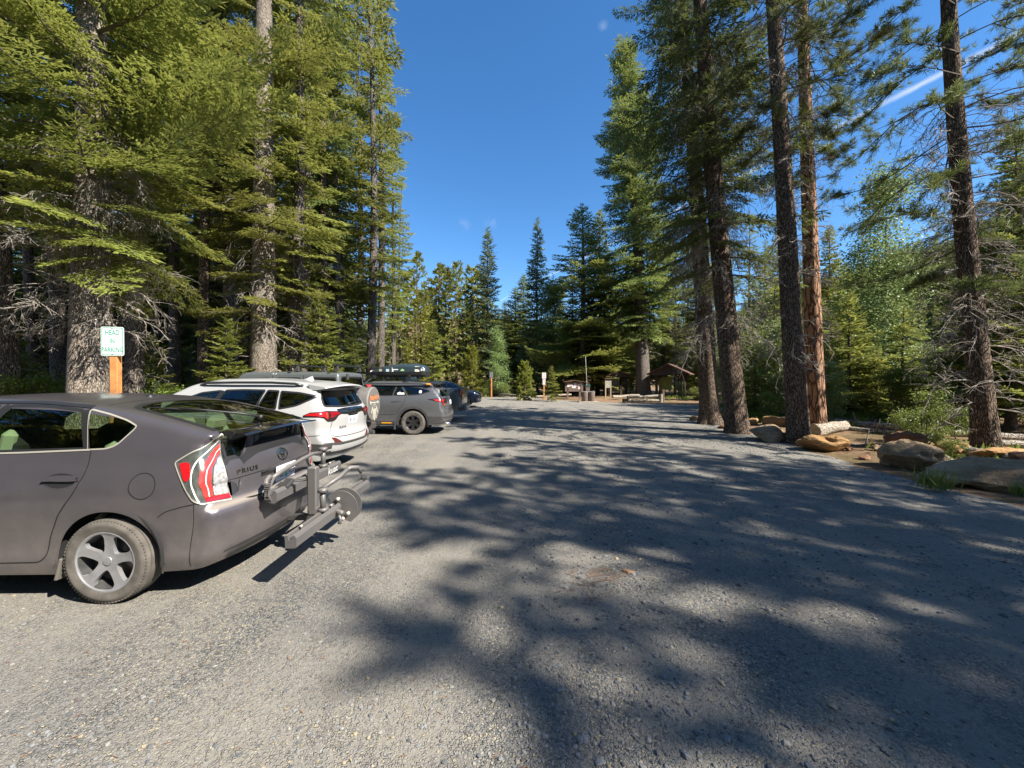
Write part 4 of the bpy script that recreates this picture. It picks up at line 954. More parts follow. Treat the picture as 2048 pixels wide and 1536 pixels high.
def cabin_simple(root,L,hw,zf,rows,rearu):
    g=G()
    for u in rows:
        for y in(hw*.42,-hw*.42): vbox(g,(u,y,zf+.12),(.5,.5,.22),bev=.06); vbox(g,(u-.28,y,zf+.42),(.15,.48,.6),roty(.22),bev=.06); vbox(g,(u-.36,y,zf+.80),(.1,.26,.18),roty(.2),bev=.05)
    vbox(g,(L*.45,0,zf-.02),(L*.62,hw*1.7,.06))
    return g.build('cabin',seat_m,root)
def seams(b,g,dm,items,w=.009,mi=0,off=.0018):
    for q in items: b.stroke(g,dm,rnd(q,.05,3,False),w,off,mi=mi)
# ---------------- white crossover
def white_suv():
    L,hw=4.58,.915
    b=Body(L,hw,
      top=[(0,1.50),(.1,1.56),(.3,1.60),(.8,1.655),(1.5,1.695),(2.3,1.69),(2.8,1.60),(3.15,1.42),(3.6,1.14),(3.8,1.08),(4.3,.98),(4.58,.84)],
      side=[(0,.13),(.2,.10),(.3,.05),(.42,.035),(.5,.045),(.7,.015),(.85,.02),(1.0,.0),(1.08,.03),(1.15,.06),(1.3,.125),(1.65,.32)],
      rear=[(0,.3),(.3,.12),(.42,.03),(.56,.0),(.64,.02),(.70,.06),(.78,.075),(.95,.05),(1.08,.045),(1.14,.10),(1.22,.15),(1.56,.36),(1.7,.45)],
      front=[(0,.2),(.4,.02),(.7,.0),(.95,.1),(1.2,.6),(1.6,1.5)],
      plan=[(0,.10),(.15,.06),(.5,.015),(1,0),(3.4,0),(4.1,.03),(4.58,.12)],
      crown=.05,rc=.17,fc=.3,k_top=.09,k_end=.06,sig_top=.07,sig_side=.02,sig_rear=.018,zb=.27)
    root=thing('parked_car','white crossover parked beyond the grey hatchback','car',(-2.98,7.32,0),R(-6.3),'cars parked head in along the left')
    P=paint('white_paint',(.40,.405,.405),0,.3,.3,1.0,1.0)
    ru,fu,wr=.99,3.65,.345
    ql=rnd([(.98,1.46),(.64,1.435),(.36,1.385),(.335,1.36),(.62,1.22),(.92,1.165)],[.02,.05,.03,.03,.08,.02],4)
    q2=rnd([(1.03,1.465),(1.24,1.475),(1.33,1.15),(.985,1.16)],[.02,.02,.02,.02],3)
    w_r=rnd([(1.29,1.478),(1.7,1.485),(2.05,1.475),(2.17,1.12),(1.38,1.145)],.03,3)
    w_f=rnd([(2.13,1.47),(2.5,1.43),(2.95,1.26),(3.25,1.09),(2.25,1.115)],.04,3)
    archr=circ((ru,wr+.01),.41,36); archf=circ((fu,wr+.01),.41,36)
    rw=rnd([(.56,1.50),(.2,1.525),(-.2,1.525),(-.56,1.50),(-.66,1.20),(-.3,1.175),(.3,1.175),(.66,1.20)],.04,3)
    ws=rnd([(2.62,.52),(3.58,.66),(3.74,.3),(3.74,-.3),(3.58,-.66),(2.62,-.52)],.08,3)
    hl=[ql,q2,w_r,w_f,archr,archf]
    g=G(); b.shell(g,{'L':hl,'RT':hl,'T':[ws],'B':[rw]},nu=70,ny=18,nz=16); g.build('body',P,root)
    for dm in('L','RT'):
        g=G()
        for q in(ql,q2,w_r,w_f): b.stroke(g,dm,q,.03,.002,True)
        b.stroke(g,dm,[(1.35,1.15),(1.30,1.47)],.03,.003)
        b.stroke(g,dm,[(2.2,1.12),(2.1,1.47)],.07,.003)
        g.build('window_trim',black_trim,root)
        for q in(ql,q2,w_r,w_f): g=G(); b.patch(g,dm,q,-.003,.09); g.build('side_window',darkg,root)
        g=G(); a=np.linspace(-.3,math.pi+.3,30)
        for wu in(ru,fu): b.stroke(g,dm,np.stack([wu+.43*np.cos(a),wr+.01+.43*np.sin(a)],1),.06,.006,ridge=.004)
        b.stroke(g,dm,[(1.45,.34),(3.2,.34)],.16,.008,ridge=.006); g.build('cladding',dull_trim,root)
        g=G(); seams(b,g,dm,[[(1.02,1.15),(1.10,.95),(1.3,.72),(1.4,.42)],[(2.24,1.1),(2.26,.42)],[(3.25,1.05),(3.3,.5)],[(1.4,.42),(2.26,.42),(3.28,.42)]]); b.stroke(g,dm,circ((.66,.98),.095,28),.007,.0015,True,step=.03); g.build('panel_seam',dark_gap,root)
        g=G(); 
        for u in(1.35,2.5): g=G(); b.stroke(g,dm,[(u+.10,.96),(u-.10,.965)],.04,.035,ridge=.02); g.build('door_handle',P,root)
        sy=1 if dm=='L' else -1
        g=G(); pts=[cv(b.lift('T',[(u,sy*.63)],o)[0])[0] for u,o in((.62,.0),(.75,.045),(1.2,.055),(1.9,.055),(2.45,.045),(2.6,0))]; g.tube(pts,[.022]*6,8); g.build('roof_rail',mat('rail_dark',(.05,.055,.06),.35,.5),root)
    g=G(); b.patch(g,'B',rw,-.002,.08); rg=g.build('rear_window',glass('rear_dark_glass',(.12,.14,.14),1.0,.03),root)
    g=G(); b.stroke(g,'B',rw,.035,.002,True); g.build('glass_border',black_trim,rg)
    g=G(); b.patch(g,'T',ws,-.002,.1); g.build('windscreen',tintg,root)
    # spoiler
    g=G(); ys=np.linspace(-.66,.66,19); A=[]
    for y in ys:
        bw=.10*(abs(y)/.66)**2; zc=1.60-.05*(y/.66)**2; A+=[(.42+bw,y,zc+.035),(.10+bw,y,zc-.02),(.09+bw,y,zc-.045),(.36+bw,y,zc-.08)]
    q=[(4*i+k,4*i+(k+1)%4,4*i+4+(k+1)%4,4*i+4+k) for i in range(18) for k in range(4)]+[(0,1,2,3),(75,74,73,72)]
    g.add(cv(np.array(A)),q); g.build('spoiler',P,root,autosm=40)
    # lights wrapped round both rear corners, with a dark bar between them
    for dm in('C','CR'):
        g=G(); b.patch(g,dm,rnd([(-.16,1.055),(-.05,1.105),(.35,1.12),(.62,1.10),(.70,1.06),(.62,1.03),(.56,.965),(.50,.94),(.36,.94),(.30,.955),(.22,1.01),(.10,1.03),(-.15,1.03)],.02,3),.010,.035,0,rim=.02)
        b.patch(g,dm,rnd([(-.14,1.052),(-.04,1.088),(.24,1.10),(.34,1.10),(.34,.985),(.30,.985),(.22,1.03),(.06,1.045)],.015,3),.015,.03,1,rim=.006)
        b.patch(g,dm,rnd([(.25,1.09),(.32,1.09),(.32,1.0),(.27,1.0)],.015,3),.019,.03,2)
        b.patch(g,dm,rnd([(.42,1.10),(.60,1.085),(.66,1.055),(.58,1.04),(.50,1.01),(.42,1.0)],.015,3),.015,.03,3,rim=.006)
        g.build('tail_light',[mat('light_housing',(.03,.012,.014),.15,coat=1),red_lens,bright_red,deep_red],root)
        g=G(); b.patch(g,dm,rnd([(.52,.64),(.42,.66),(.50,.54),(.66,.545)],.01,2),.006,.03); g.build('rear_reflector',mat('dark_reflector',(.10,.02,.02),.25,coat=1),root)
    g=G(); b.patch(g,'B',rnd([(.45,1.13),(.2,1.145),(-.2,1.145),(-.45,1.13),(-.42,1.06),(-.18,1.04),(-.14,1.0),(.14,1.0),(.18,1.04),(.42,1.06)],.02,3),.012,.05,0,rim=.02); g.build('garnish_bar',mat('gloss_black',(.012,.012,.013),.08,coat=1),root)
    g=G(); oval_emblem(b,g,'B',(0,1.075),.075,0,.016); g.build('emblem',chrome,root)
    g=G(); b.text(g,'B','RAV4',(-.0+.30,.80),.075,.004,0,.0015,0,1.1); g.build('badge_letters',black_trim,root)
    g=G(); b.patch(g,'B',[(-.16,.99),(.16,.99),(.16,.85),(-.16,.85)],.004,.05); pl=g.build('number_plate',plate_m,root)
    g=G(); b.text(g,'B','482 KRD',(0,.915),.085,.006,0,.001,0,.8); g.build('plate_number',ink_m,pl)
    g=G(); b.stroke(g,'B',[(-.80,.48),(-.4,.45),(0,.445),(.4,.45),(.80,.48)],.20,.010,ridge=.0); 
    for dm in('C','CR'): b.stroke(g,dm,[(-.25,.50),(0,.49),(.3,.475),(.42,.47)],.17,.010)
    g.build('lower_bumper',dull_trim,root)
    g=G(); seams(b,g,'B',[[(.60,1.12),(.585,.95),(.62,.72),(.55,.66),(.3,.645),(-.3,.645),(-.55,.66),(-.62,.72),(-.585,.95),(-.60,1.12)]],.010)
    for dm in('C','CR'): seams(b,g,dm,[[(-.45,.66),(-.2,.70),(.2,.72),(.4,.70)]],.007)
    g.build('hatch_seam',dark_gap,root)
    g=G(); p0=b.lift('B',[(.05,1.20)],.02)[0]; p1=b.lift('B',[(-.42,1.235)],.02)[0]; g.tube([cv(p0)[0],cv(p1)[0]],[.014,.007],6); g.build('rear_wiper',black_trim,root)
    g=G(); a=cv(b.lift('T',[(.95,0)],-.01)[0])[0]; g.add(a+np.array([(-.14,-.0,0),(.10,-.04,0),(.10,.04,0),(.085,0,.085),(.03,0,.075)]),[(0,1,3,4),(0,4,3,2),(1,2,3)]); g.build('shark_fin_aerial',P,root)
    for dm in('E','ER'): g=G(); b.patch(g,dm,rnd([(-.45,.92),(.1,.86),(.42,.80),(.4,.72),(0,.76)],.03,3),.006,.06); g.build('headlight',clear_lens,root)
    cabin_simple(root,L,hw,.5,(1.7,2.65),.3); under(root,L,hw,(ru,fu),.28,r=.41)
    for wu,sy in((ru,1),(ru,-1),(fu,1),(fu,-1)): wheel(root,wu,sy*(hw-.12),wr,.22,.225,(5,'five'),tyre_m,rim_silver,dull_trim)
white_suv()
# ---------------- boxy off-roader with spare wheel
def offroader():
    L,hw=4.15,.77
    b=Body(L,hw,
      top=[(0,1.83),(.2,1.845),(1.2,1.86),(2.2,1.85),(2.30,1.80),(2.62,1.27),(2.70,1.18),(3.3,1.16),(4.0,1.10),(4.15,1.0)],
      side=[(0,.02),(.5,0),(1.12,0),(1.16,.015),(1.8,.10)],
      rear=[(0,.02),(.5,.0),(1.15,0),(1.85,.08)],
      front=[(0,.05),(.6,0),(1.2,.03)],plan=[(0,.0),(2.4,.0),(2.7,.03),(4.15,.13)],
      crown=.03,rc=.02,fc=.03,k_top=.07,k_end=.05,sig_top=.03,sig_side=.01,sig_rear=.01,zb=.50)
    root=thing('parked_offroader','grey boxy off-roader with a covered spare wheel on its tail','car',(-3.75,9.2,0),R(-1),'cars parked head in along the left')
    P=paint('grey_green_paint',(.105,.118,.118),.2,.4,.3,.6,1.2); ht=mat('hardtop',(.085,.092,.093),.6,var=.1)
    ru,fu,wr=.78,3.55,.40
    wins=[rnd([(.14,1.70),(.80,1.71),(.80,1.27),(.14,1.27)],.05,3),rnd([(.92,1.70),(1.45,1.70),(1.50,1.24),(.92,1.24)],.05,3),rnd([(1.62,1.70),(2.22,1.66),(2.5,1.24),(1.62,1.24)],.05,3)]
    archr=rnd([(ru-.46,.3),(ru-.42,.72),(ru-.25,.90),(ru+.25,.90),(ru+.42,.72),(ru+.46,.3)],.08,3); archf=archr+[fu-ru,0]
    rw=rnd([(.56,1.72),(-.56,1.72),(-.60,1.20),(.60,1.20)],.06,3); ws=rnd([(2.36,.60),(2.60,.64),(2.60,-.64),(2.36,-.60)],.03,2)
    hl=wins+[archr,archf]
    g=G(); b.shell(g,{'L':hl,'RT':hl,'B':[rw],'T':[ws]},nu=60,ny=16,nz=18); g.build('body',P,root)
    for dm in('L','RT'):
        sy=1 if dm=='L' else -1
        g=G()
        for q in wins: b.stroke(g,dm,q,.035,.003,True)
        g.build('window_trim',black_trim,root)
        for q in wins: g=G(); b.patch(g,dm,q,-.003,.1); g.build('side_window',darkg,root)
        g=G()
        for a0 in(archr,archf):
            p=dens(a0[3:-3] if False else a0,.06,False); n=len(p); A=[];
            for (u,z) in p: A+=[(u,sy*(hw-.02),z),(u,sy*(hw+.17),z-.01)]
            g.add(cv(np.array(A)),[(2*i,2*i+1,2*i+3,2*i+2) for i in range(n-1)])
            A2=[]
            for (u,z) in p:
                d=np.array([u-(ru if a0 is archr else fu),z-.5]); d/=np.linalg.norm(d)+1e-9; A2+=[(u,sy*(hw+.17),z-.01),(u-d[0]*.0,sy*(hw+.165),z-.07)]
            g.add(cv(np.array(A2)),[(2*i,2*i+1,2*i+3,2*i+2) for i in range(n-1)])
        g.build('fender_flare',dull_trim,root)
        g=G(); seams(b,g,dm,[[(.86,1.76),(.86,1.2)],[(.88,1.2),(.98,.9),(1.2,.7),(1.5,.58)],[(1.55,1.75),(1.55,.56)],[(2.55,1.2),(2.55,.56)],[(.0,1.185),(2.6,1.185)]],.012); g.build('panel_seam',dark_gap,root)
        g=G(); vbox(g,(.012,sy*.69,.93),(.06,.12,.20),bev=.012); t=g.build('tail_light',red_lens,root)
        g=G(); vbox(g,(1.6,sy*(hw+.08),.46),(1.6,.10,.07),bev=.02); g.build('side_step',dull_trim,root)
    g=G(); b.patch(g,'B',rw,-.003,.1); rg=g.build('rear_window',glass('rear_dirty_glass',(.28,.33,.28),1,.06),root)
    g=G(); b.stroke(g,'B',rw,.04,.003,True); g.build('glass_border',black_trim,rg)
    g=G(); b.patch(g,'T',ws,-.003,.1); g.build('windscreen',tintg,root)
    g=G(); seams(b,g,'B',[[(.66,1.18),(-.66,1.18)],[(.60,1.18),(.60,.62),(-.64,.62),(-.64,1.18)]],.012); g.build('tailgate_seam',dark_gap,root)
    for y in(.45,-.45): g=G(); vbox(g,(-.02,y,1.73),(.05,.07,.14),bev=.01); g.build('hinge',dull_trim,root)
    for z in(1.05,.75): g=G(); vbox(g,(-.02,-.67,z),(.05,.16,.05),bev=.01); g.build('hinge',dull_trim,root)
    g=G(); vbox(g,(-.10,0,.50),(.24,1.55,.18),bev=.03); g.build('rear_bumper',mat('bumper_brown',(.05,.04,.036),.8),root)
    # hitch and step behind
    g=G(); vbox(g,(-.30,-.05,.40),(.28,.10,.08),bev=.01); g.tube([(.22,-.25,.55),(.36,.22,.42),(.32,.3,.34)],.02,6); g.build('tow_hitch',dull_trim,root)
    # spare wheel under a cover
    sp=thing('spare_wheel',None,None); sp.parent=root
    g=G(); r=.405; g.lathe([(.001,.10),(r*.9,.10),(r*.98,.12),(r,.16),(r,.37),(r*.985,.395),(r*.95,.412),(r*.9,.415),(.001,.425)],n=56,axis='x'); g.tmap(lambda v:v+[0,.10,1.09]); cov=g.build('wheel_cover',mat('cover_vinyl',(.13,.125,.118),.6,var=.15,vs=12),sp,autosm=50)
    g=G(); a=np.linspace(0,2*math.pi,49)[:-1]; g.tube([(.405,.10+.395*math.cos(t),1.09+.395*math.sin(t)) for t in list(a)+[0]],.006,5,cap=False); g.build('cover_piping',mat('piping',(.35,.33,.31),.6),sp)
    g=G()
    v,f=text2d('Jeepin',.17,.004,.1); g.add(np.column_stack([np.full(len(v),.4285),v[:,0]+.10-.10,v[:,1]+1.09+.155]),f,0,smooth=False)
    v,f=text2d('Girl',.15,.004,.1); g.add(np.column_stack([np.full(len(v),.4285),v[:,0]+.10+.16,v[:,1]+1.09+.15]),f,0,smooth=False)
    X=.4275
    def bar(y0,z0,y1,z1,w,mi):
        d=np.array([y1-y0,z1-z0]); d/=np.linalg.norm(d); n=np.array([-d[1],d[0]])*w/2
        g.add([(X,.10+y0+n[0],1.09+z0+n[1]),(X,.10+y0-n[0],1.09+z0-n[1]),(X,.10+y1-n[0],1.09+z1-n[1]),(X,.10+y1+n[0],1.09+z1+n[1])],[(0,1,2,3)],mi,smooth=False)
    bar(-.24,.03,.24,.03,.014,1); bar(-.27,.03,-.20,.07,.02,1); bar(-.27,.03,-.20,-.01,.02,1); bar(.2,.06,.26,.03,.02,1); bar(.2,0,.26,.03,.02,1)
    for k,(yy,l) in enumerate(((-.16,.12),(-.08,.26),(0,.30),(.08,.26),(.16,.12))): bar(yy*.8,-.10+(-.02 if abs(k-2)<2 else .02),yy*1.15,-.10-l,.035,1); bar(yy*.2,.01,yy*.8,-.09,.006,1)
    g.build('cover_print',[mat('print_orange',(.62,.20,.07),.7),mat('print_cream',(.62,.60,.50),.7)],sp)
    g=G(); g.box((.30,.08,1.52),(.05,.20,.06),bev=.012); g.build('third_brake_light',bright_red,root)
    g=G(); g.tube([(.08,.08,1.2),(.2,.08,1.25),(.3,.08,1.5)],.015,6); g.build('brake_light_arm',dull_trim,root)
    for u in(.16,1.06):
        rk=thing('roof_bar',None,None); rk.parent=root
        g=G(); g.box((-u,0,1.985),(.075,1.50,.028),bev=.012); g.build('cross_bar',mat('bar_black',(.03,.03,.032),.4,.4),rk)
        for sy in(.60,-.60): g=G(); g.prism([(-.06,0),(.06,0),(.03,.11),(-.03,.11)],sy-.03,sy+.03,axis='y'); g.tmap(lambda v:v+[-u,0,1.86]); g.build('bar_foot',dull_trim,rk)
    cabin_simple(root,3.4,hw,.75,(1.0,1.9),.3); 
    g=G(); vbox(g,(2.0,0,.45),(3.6,1.0,.2)); g.build('chassis',mat('underbody',(.012,.012,.013),.9),root)
    for wu,sy in((ru,1),(ru,-1),(fu,1),(fu,-1)): wheel(root,wu,sy*(hw+.02),wr,.26,.225,(5,'five'),tyre_m,rim_silver,dull_trim)
offroader()
# ---------------- grey estate with roof box
def estate():
    L,hw=4.86,.925
    b=Body(L,hw,
      top=[(0,1.27),(.12,1.36),(.30,1.49),(.45,1.56),(.8,1.595),(1.5,1.635),(2.4,1.635),(2.9,1.56),(3.4,1.33),(3.85,1.06),(4.0,1.02),(4.5,.93),(4.86,.78)],
      side=[(0,.12),(.2,.09),(.3,.035),(.42,.03),(.55,.02),(.8,.0),(.95,.01),(1.05,.04),(1.12,.07),(1.3,.15),(1.6,.31)],
      rear=[(0,.3),(.28,.10),(.42,.02),(.56,.0),(.70,.02),(.80,.07),(1.0,.08),(1.1,.12),(1.2,.2),(1.5,.48)],
      front=[(0,.2),(.4,.02),(.7,.0),(.9,.1),(1.2,.6),(1.6,1.5)],plan=[(0,.09),(.2,.05),(.6,.01),(1,0),(3.6,0),(4.3,.03),(4.86,.12)],
      crown=.05,rc=.18,fc=.3,k_top=.08,k_end=.06,sig_top=.06,sig_side=.02,sig_rear=.02,zb=.30)
    root=thing('parked_estate','grey estate car carrying a dark roof box, with black wheels','car',(-1.93,12.5,0),R(0),'cars parked head in along the left')
    P=paint('mid_grey_paint',(.10,.105,.115),.35,.35,.3,1.0,1.0)
    ru,fu,wr=1.06,3.8,.365
    ql=rnd([(1.42,1.475),(.9,1.42),(.62,1.345),(.58,1.31),(.9,1.215),(1.22,1.20)],[.02,.1,.03,.03,.1,.02],4)
    q2=rnd([(1.48,1.478),(1.58,1.48),(1.66,1.195),(1.28,1.2)],.015,2)
    w_r=rnd([(1.62,1.48),(2.35,1.49),(2.47,1.18),(1.70,1.19)],.03,3); w_f=rnd([(2.45,1.485),(2.9,1.42),(3.35,1.22),(3.5,1.15),(2.57,1.17)],.04,3)
    archr=circ((ru,wr+.01),.43,36); archf=circ((fu,wr+.01),.43,36); rw=rnd([(.56,1.45),(-.56,1.45),(-.66,1.15),(.66,1.15)],.05,3); ws=rnd([(2.75,.52),(3.85,.66),(3.95,0),(3.85,-.66),(2.75,-.52)],.08,3)
    hl=[ql,q2,w_r,w_f,archr,archf]
    g=G(); b.shell(g,{'L':hl,'RT':hl,'T':[ws],'B':[rw]},nu=70,ny=16,nz=16); g.build('body',P,root)
    for dm in('L','RT'):
        sy=1 if dm=='L' else -1
        g=G()
        for q in(ql,q2,w_r,w_f): b.stroke(g,dm,q,.026,.003,True)
        g.build('window_trim',black_trim,root)
        for q in(ql,q2,w_r,w_f): g=G(); b.patch(g,dm,q,-.003,.1); g.build('side_window',darkg,root)
        g=G(); a=np.linspace(-.3,math.pi+.3,30)
        for wu in(ru,fu): b.stroke(g,dm,np.stack([wu+.455*np.cos(a),wr+.01+.455*np.sin(a)],1),.07,.008,ridge=.005)
        b.stroke(g,dm,[(1.55,.36),(3.3,.36)],.13,.02,ridge=.01); 
        g.build('cladding',dull_trim,root)
        g=G(); b.stroke(g,dm,[(2.0,.37),(1.7,.37)],.03,.027); g.build('sill_badge',amber_m,root)
        g=G(); seams(b,g,dm,[[(1.27,1.2),(1.32,.98),(1.5,.75),(1.58,.45)],[(2.52,1.17),(2.54,.42)],[(3.5,1.12),(3.52,.5)],[(1.58,.62),(3.4,.62)]]); g.build('panel_seam',dark_gap,root)
        g=G()
        for u in(1.55,2.7): g=G(); b.stroke(g,dm,[(u+.12,1.02),(u-.12,1.03)],.045,.035,ridge=.02); g.build('door_handle',P,root)
        g=G(); P3=[cv(b.lift('T',[(u,sy*.66)],o)[0])[0] for u,o in((.52,.0),(.62,.06),(.9,.085),(1.8,.09),(2.75,.07),(2.95,.03),(3.05,0))]; g.tube(P3,[.03,.04,.028,.026,.028,.035,.02],8); rl=g.build('roof_rail',P,root)
        g=G()
        for u in(.62,2.72):
            p=cv(b.lift('T',[(u,sy*.66)],.075)[0])[0]; g=G(); g.box(p+[0,-sy*.035,0],(.13,.04,.05),bev=.008); g.build('rail_marker',amber_m,rl)
    g=G(); v=circ((.86,1.30),.045,20); b.patch(g,'L',v,.003,.04); b.patch(g,'L',rnd([(1.33,1.22),(1.56,1.22),(1.55,1.27),(1.48,1.30),(1.44,1.27),(1.36,1.28)],.01,2),.003,.04); g.build('window_stickers',mat('sticker_white',(.72,.72,.7),.6),root)
    g=G(); b.patch(g,'B',rw,-.003,.1); g.build('rear_window',rearg,root)
    g=G(); b.patch(g,'T',ws,-.003,.1); g.build('windscreen',tintg,root)
    g=G(); ys=np.linspace(-.58,.58,15); A=[]
    for y in ys: bw=.08*(abs(y)/.6)**2; zc=1.60-.05*(y/.6)**2; A+=[(.62+bw,y,zc+.01),(.28+bw,y,zc-.02),(.27+bw,y,zc-.05),(.5+bw,y,zc-.08)]
    g.add(cv(np.array(A)),[(4*i+k,4*i+(k+1)%4,4*i+4+(k+1)%4,4*i+4+k) for i in range(14) for k in range(4)]+[(0,1,2,3),(59,58,57,56)]); g.build('spoiler',black_trim,root,autosm=40)
    for dm in('C','CR'):
        g=G(); b.patch(g,dm,rnd([(-.32,1.08),(.0,1.10),(.40,1.10),(.66,1.08),(.62,.96),(.42,.95),(.40,.88),(.22,.86),(.20,.97),(.0,1.0)],.02,3),.010,.04,0,rim=.02)
        b.patch(g,dm,rnd([(-.16,1.06),(.08,1.07),(.10,1.0),(-.02,1.01)],.01,2),.015,.03,1); b.patch(g,dm,rnd([(.16,1.085),(.28,1.085),(.28,.98),(.22,.96),(.16,.99)],.01,2),.015,.03,2); b.patch(g,dm,rnd([(.24,.945),(.38,.945),(.38,.88),(.25,.875)],.01,2),.015,.03,1)
        b.stroke(g,dm,[(.33,1.09),(.33,.98)],.015,.016,mi=3)
        g.build('tail_light',[mat('light_housing',(.03,.012,.014),.15,coat=1),bright_red,red_lens,chrome],root)
        g=G(); b.stroke(g,dm,[(-.30,.46),(0,.45),(.44,.44)],.20,.010)
        for k in range(4): b.stroke(g,dm,[(.24,.62+.045*k),(.42,.62+.045*k)],.02,.012,ridge=.01)
        g.build('lower_bumper',dull_trim,root)
    g=G(); b.stroke(g,'B',[(.75,.44),(-.75,.44)],.2,.012); b.stroke(g,'B',[(.66,.80),(-.66,.80)],.10,.010); g.build('bumper_cover',dull_trim,root)
    g=G(); seams(b,g,'B',[[(.62,1.1),(.60,.84),(-.60,.84),(-.62,1.1)]],.012); g.build('hatch_seam',dark_gap,root)
    g=G(); b.patch(g,'B',[(-.16,1.02),(.16,1.02),(.16,.88),(-.16,.88)],.012,.08); g.build('number_plate',plate_m,root)
    g=G(); g.tube([(-.35,-.6,.33),(.02,-.6,.32)],.045,12); g.build('exhaust',chrome,root)
    g=G(); vbox(g,(1.60,hw-.08,.28),(.03,.2,.22),roty(.1)); g.build('mud_flap',dull_trim,root)
    for dm in('E','ER'): g=G(); b.patch(g,dm,rnd([(-.45,.9),(.1,.86),(.42,.80),(.4,.72),(0,.74)],.03,3),.006,.06); g.build('headlight',clear_lens,root)
    cabin_simple(root,L,hw,.5,(1.9,2.9),.3); under(root,L,hw,(ru,fu),.3,r=.43)
    for wu,sy in((ru,1),(ru,-1),(fu,1),(fu,-1)): wheel(root,wu,sy*(hw-.115),wr,.235,.225,(6,'bold'),tyre_dusty,rim_black,mat('underbody',(.012,.012,.013),.9))
    for u in(1.25,2.35):
        rk=thing('roof_bar',None,None); rk.parent=root
        g=G(); g.box((-u,0,1.80),(.07,1.42,.025),bev=.01); g.build('cross_bar',black_trim,rk)
        for sy in(.66,-.66): g=G(); g.prism([(-.08,0),(.08,0),(.03,.1),(-.03,.1)],sy-.035,sy+.035,axis='y'); g.tmap(lambda v:v+[-u,0,1.70]); g.build('bar_foot',black_trim,rk)
    return root
estate()
def roof_box():
    root=thing('roof_box','dark blue-grey roof box with stickers on top of the grey estate car','roof box',(-1.93,12.42,1.82))
    # object space: x from tail (0) to nose (-2)
    x=np.linspace(0,1,26); Lb=1.84; U=.78+x*Lb
    topz=np.interp(x,[0,.03,.15,.45,.75,.93,1],[.23,.30,.345,.36,.27,.13,.05]); half=np.interp(x,[0,.04,.3,.7,.93,1],[.34,.40,.42,.41,.30,.10]); botz=np.interp(x,[0,.1,.8,1],[0,-.0,-.0,.02])
    def sec(hf,z0,z1,n=20):
        a=np.linspace(0,math.pi,n); c=np.cos(a); s_=np.sin(a); e=.42
        return np.stack([hf*np.sign(c)*np.abs(c)**e, z0+(z1-z0)*np.abs(s_)**e],1)
    g=G(); V=[]
    for k in range(26):
        q=sec(half[k],.085,max(.09,topz[k])+.0); V.append(np.column_stack([np.full(20,-U[k]),q]))
    n=20; g.add(np.concatenate(V),[(i*n+j,i*n+j+1,(i+1)*n+j+1,(i+1)*n+j) for i in range(25) for j in range(n-1)]+[list(range(n))[::-1],[25*n+j for j in range(n)]])
    lid=g.build('lid',mat('box_blue_grey',(.028,.045,.055),.32,coat=.6),root,autosm=50)
    g=G(); V=[]
    for k in range(26):
        q=sec(half[k]*.985,.075,botz[k]-.06); V.append(np.column_stack([np.full(20,-U[k]),q]))
    g.add(np.concatenate(V),[(i*n+j,i*n+j+1,(i+1)*n+j+1,(i+1)*n+j) for i in range(25) for j in range(n-1)]+[list(range(n))[::-1],[25*n+j for j in range(n)]]); g.build('base',mat('box_black',(.012,.012,.012),.6),root,autosm=50)
    def sticker(x0,x1,z0,z1,m,nm,shape=None):
        g=G(); pl=shape or [(0,0),(1,0),(1,1),(0,1)]; A=[]
        for (a,c) in pl:
            u=x0+(x1-x0)*a; z=z0+(z1-z0)*c; xx=(u-.78)/Lb; hf=np.interp(xx,x,half); tz=np.interp(xx,x,topz); s_=np.clip((z-.085)/(tz-.085),0,1)**(1/.42); cc=math.sqrt(max(0,1-s_*s_))**.42
            A.append((-u,-(hf*cc)-.006,z))
        g.add(A,[list(range(len(A)))]); g.build(nm,m,lid)
    W=mat('sticker_white',(.72,.72,.7),.6)
    sticker(.96,1.10,.10,.27,mat('sticker_cream',(.6,.56,.46),.7),'photo_sticker'); sticker(.86,.92,.12,.20,W,'round_sticker',circ((.5,.5),.5,12).tolist()); sticker(.80,.84,.13,.21,W,'round_sticker',circ((.5,.5),.5,12).tolist())
    sticker(1.42,1.55,.12,.19,mat('sticker_green',(.35,.55,.25),.7),'green_sticker',[(0,0),(1,0),(.8,.7),(.5,1),(.2,.7)]); sticker(1.62,1.82,.15,.18,W,'arrow_sticker'); sticker(1.76,1.82,.10,.23,W,'letter_sticker',[(0,0),(1,0),(.6,.5),(1,1),(.7,1),(.1,.4)])
    sticker(1.90,2.00,.10,.18,mat('sticker_blue',(.45,.58,.66),.7),'square_sticker'); sticker(2.12,2.24,.10,.19,mat('sticker_tan',(.6,.5,.3),.7),'badge_sticker',circ((.5,.5),.5,6).tolist()); sticker(2.50,2.58,.09,.15,mat('sticker_pink',(.6,.42,.38),.7),'pink_sticker',circ((.5,.5),.5,10).tolist())
roof_box()
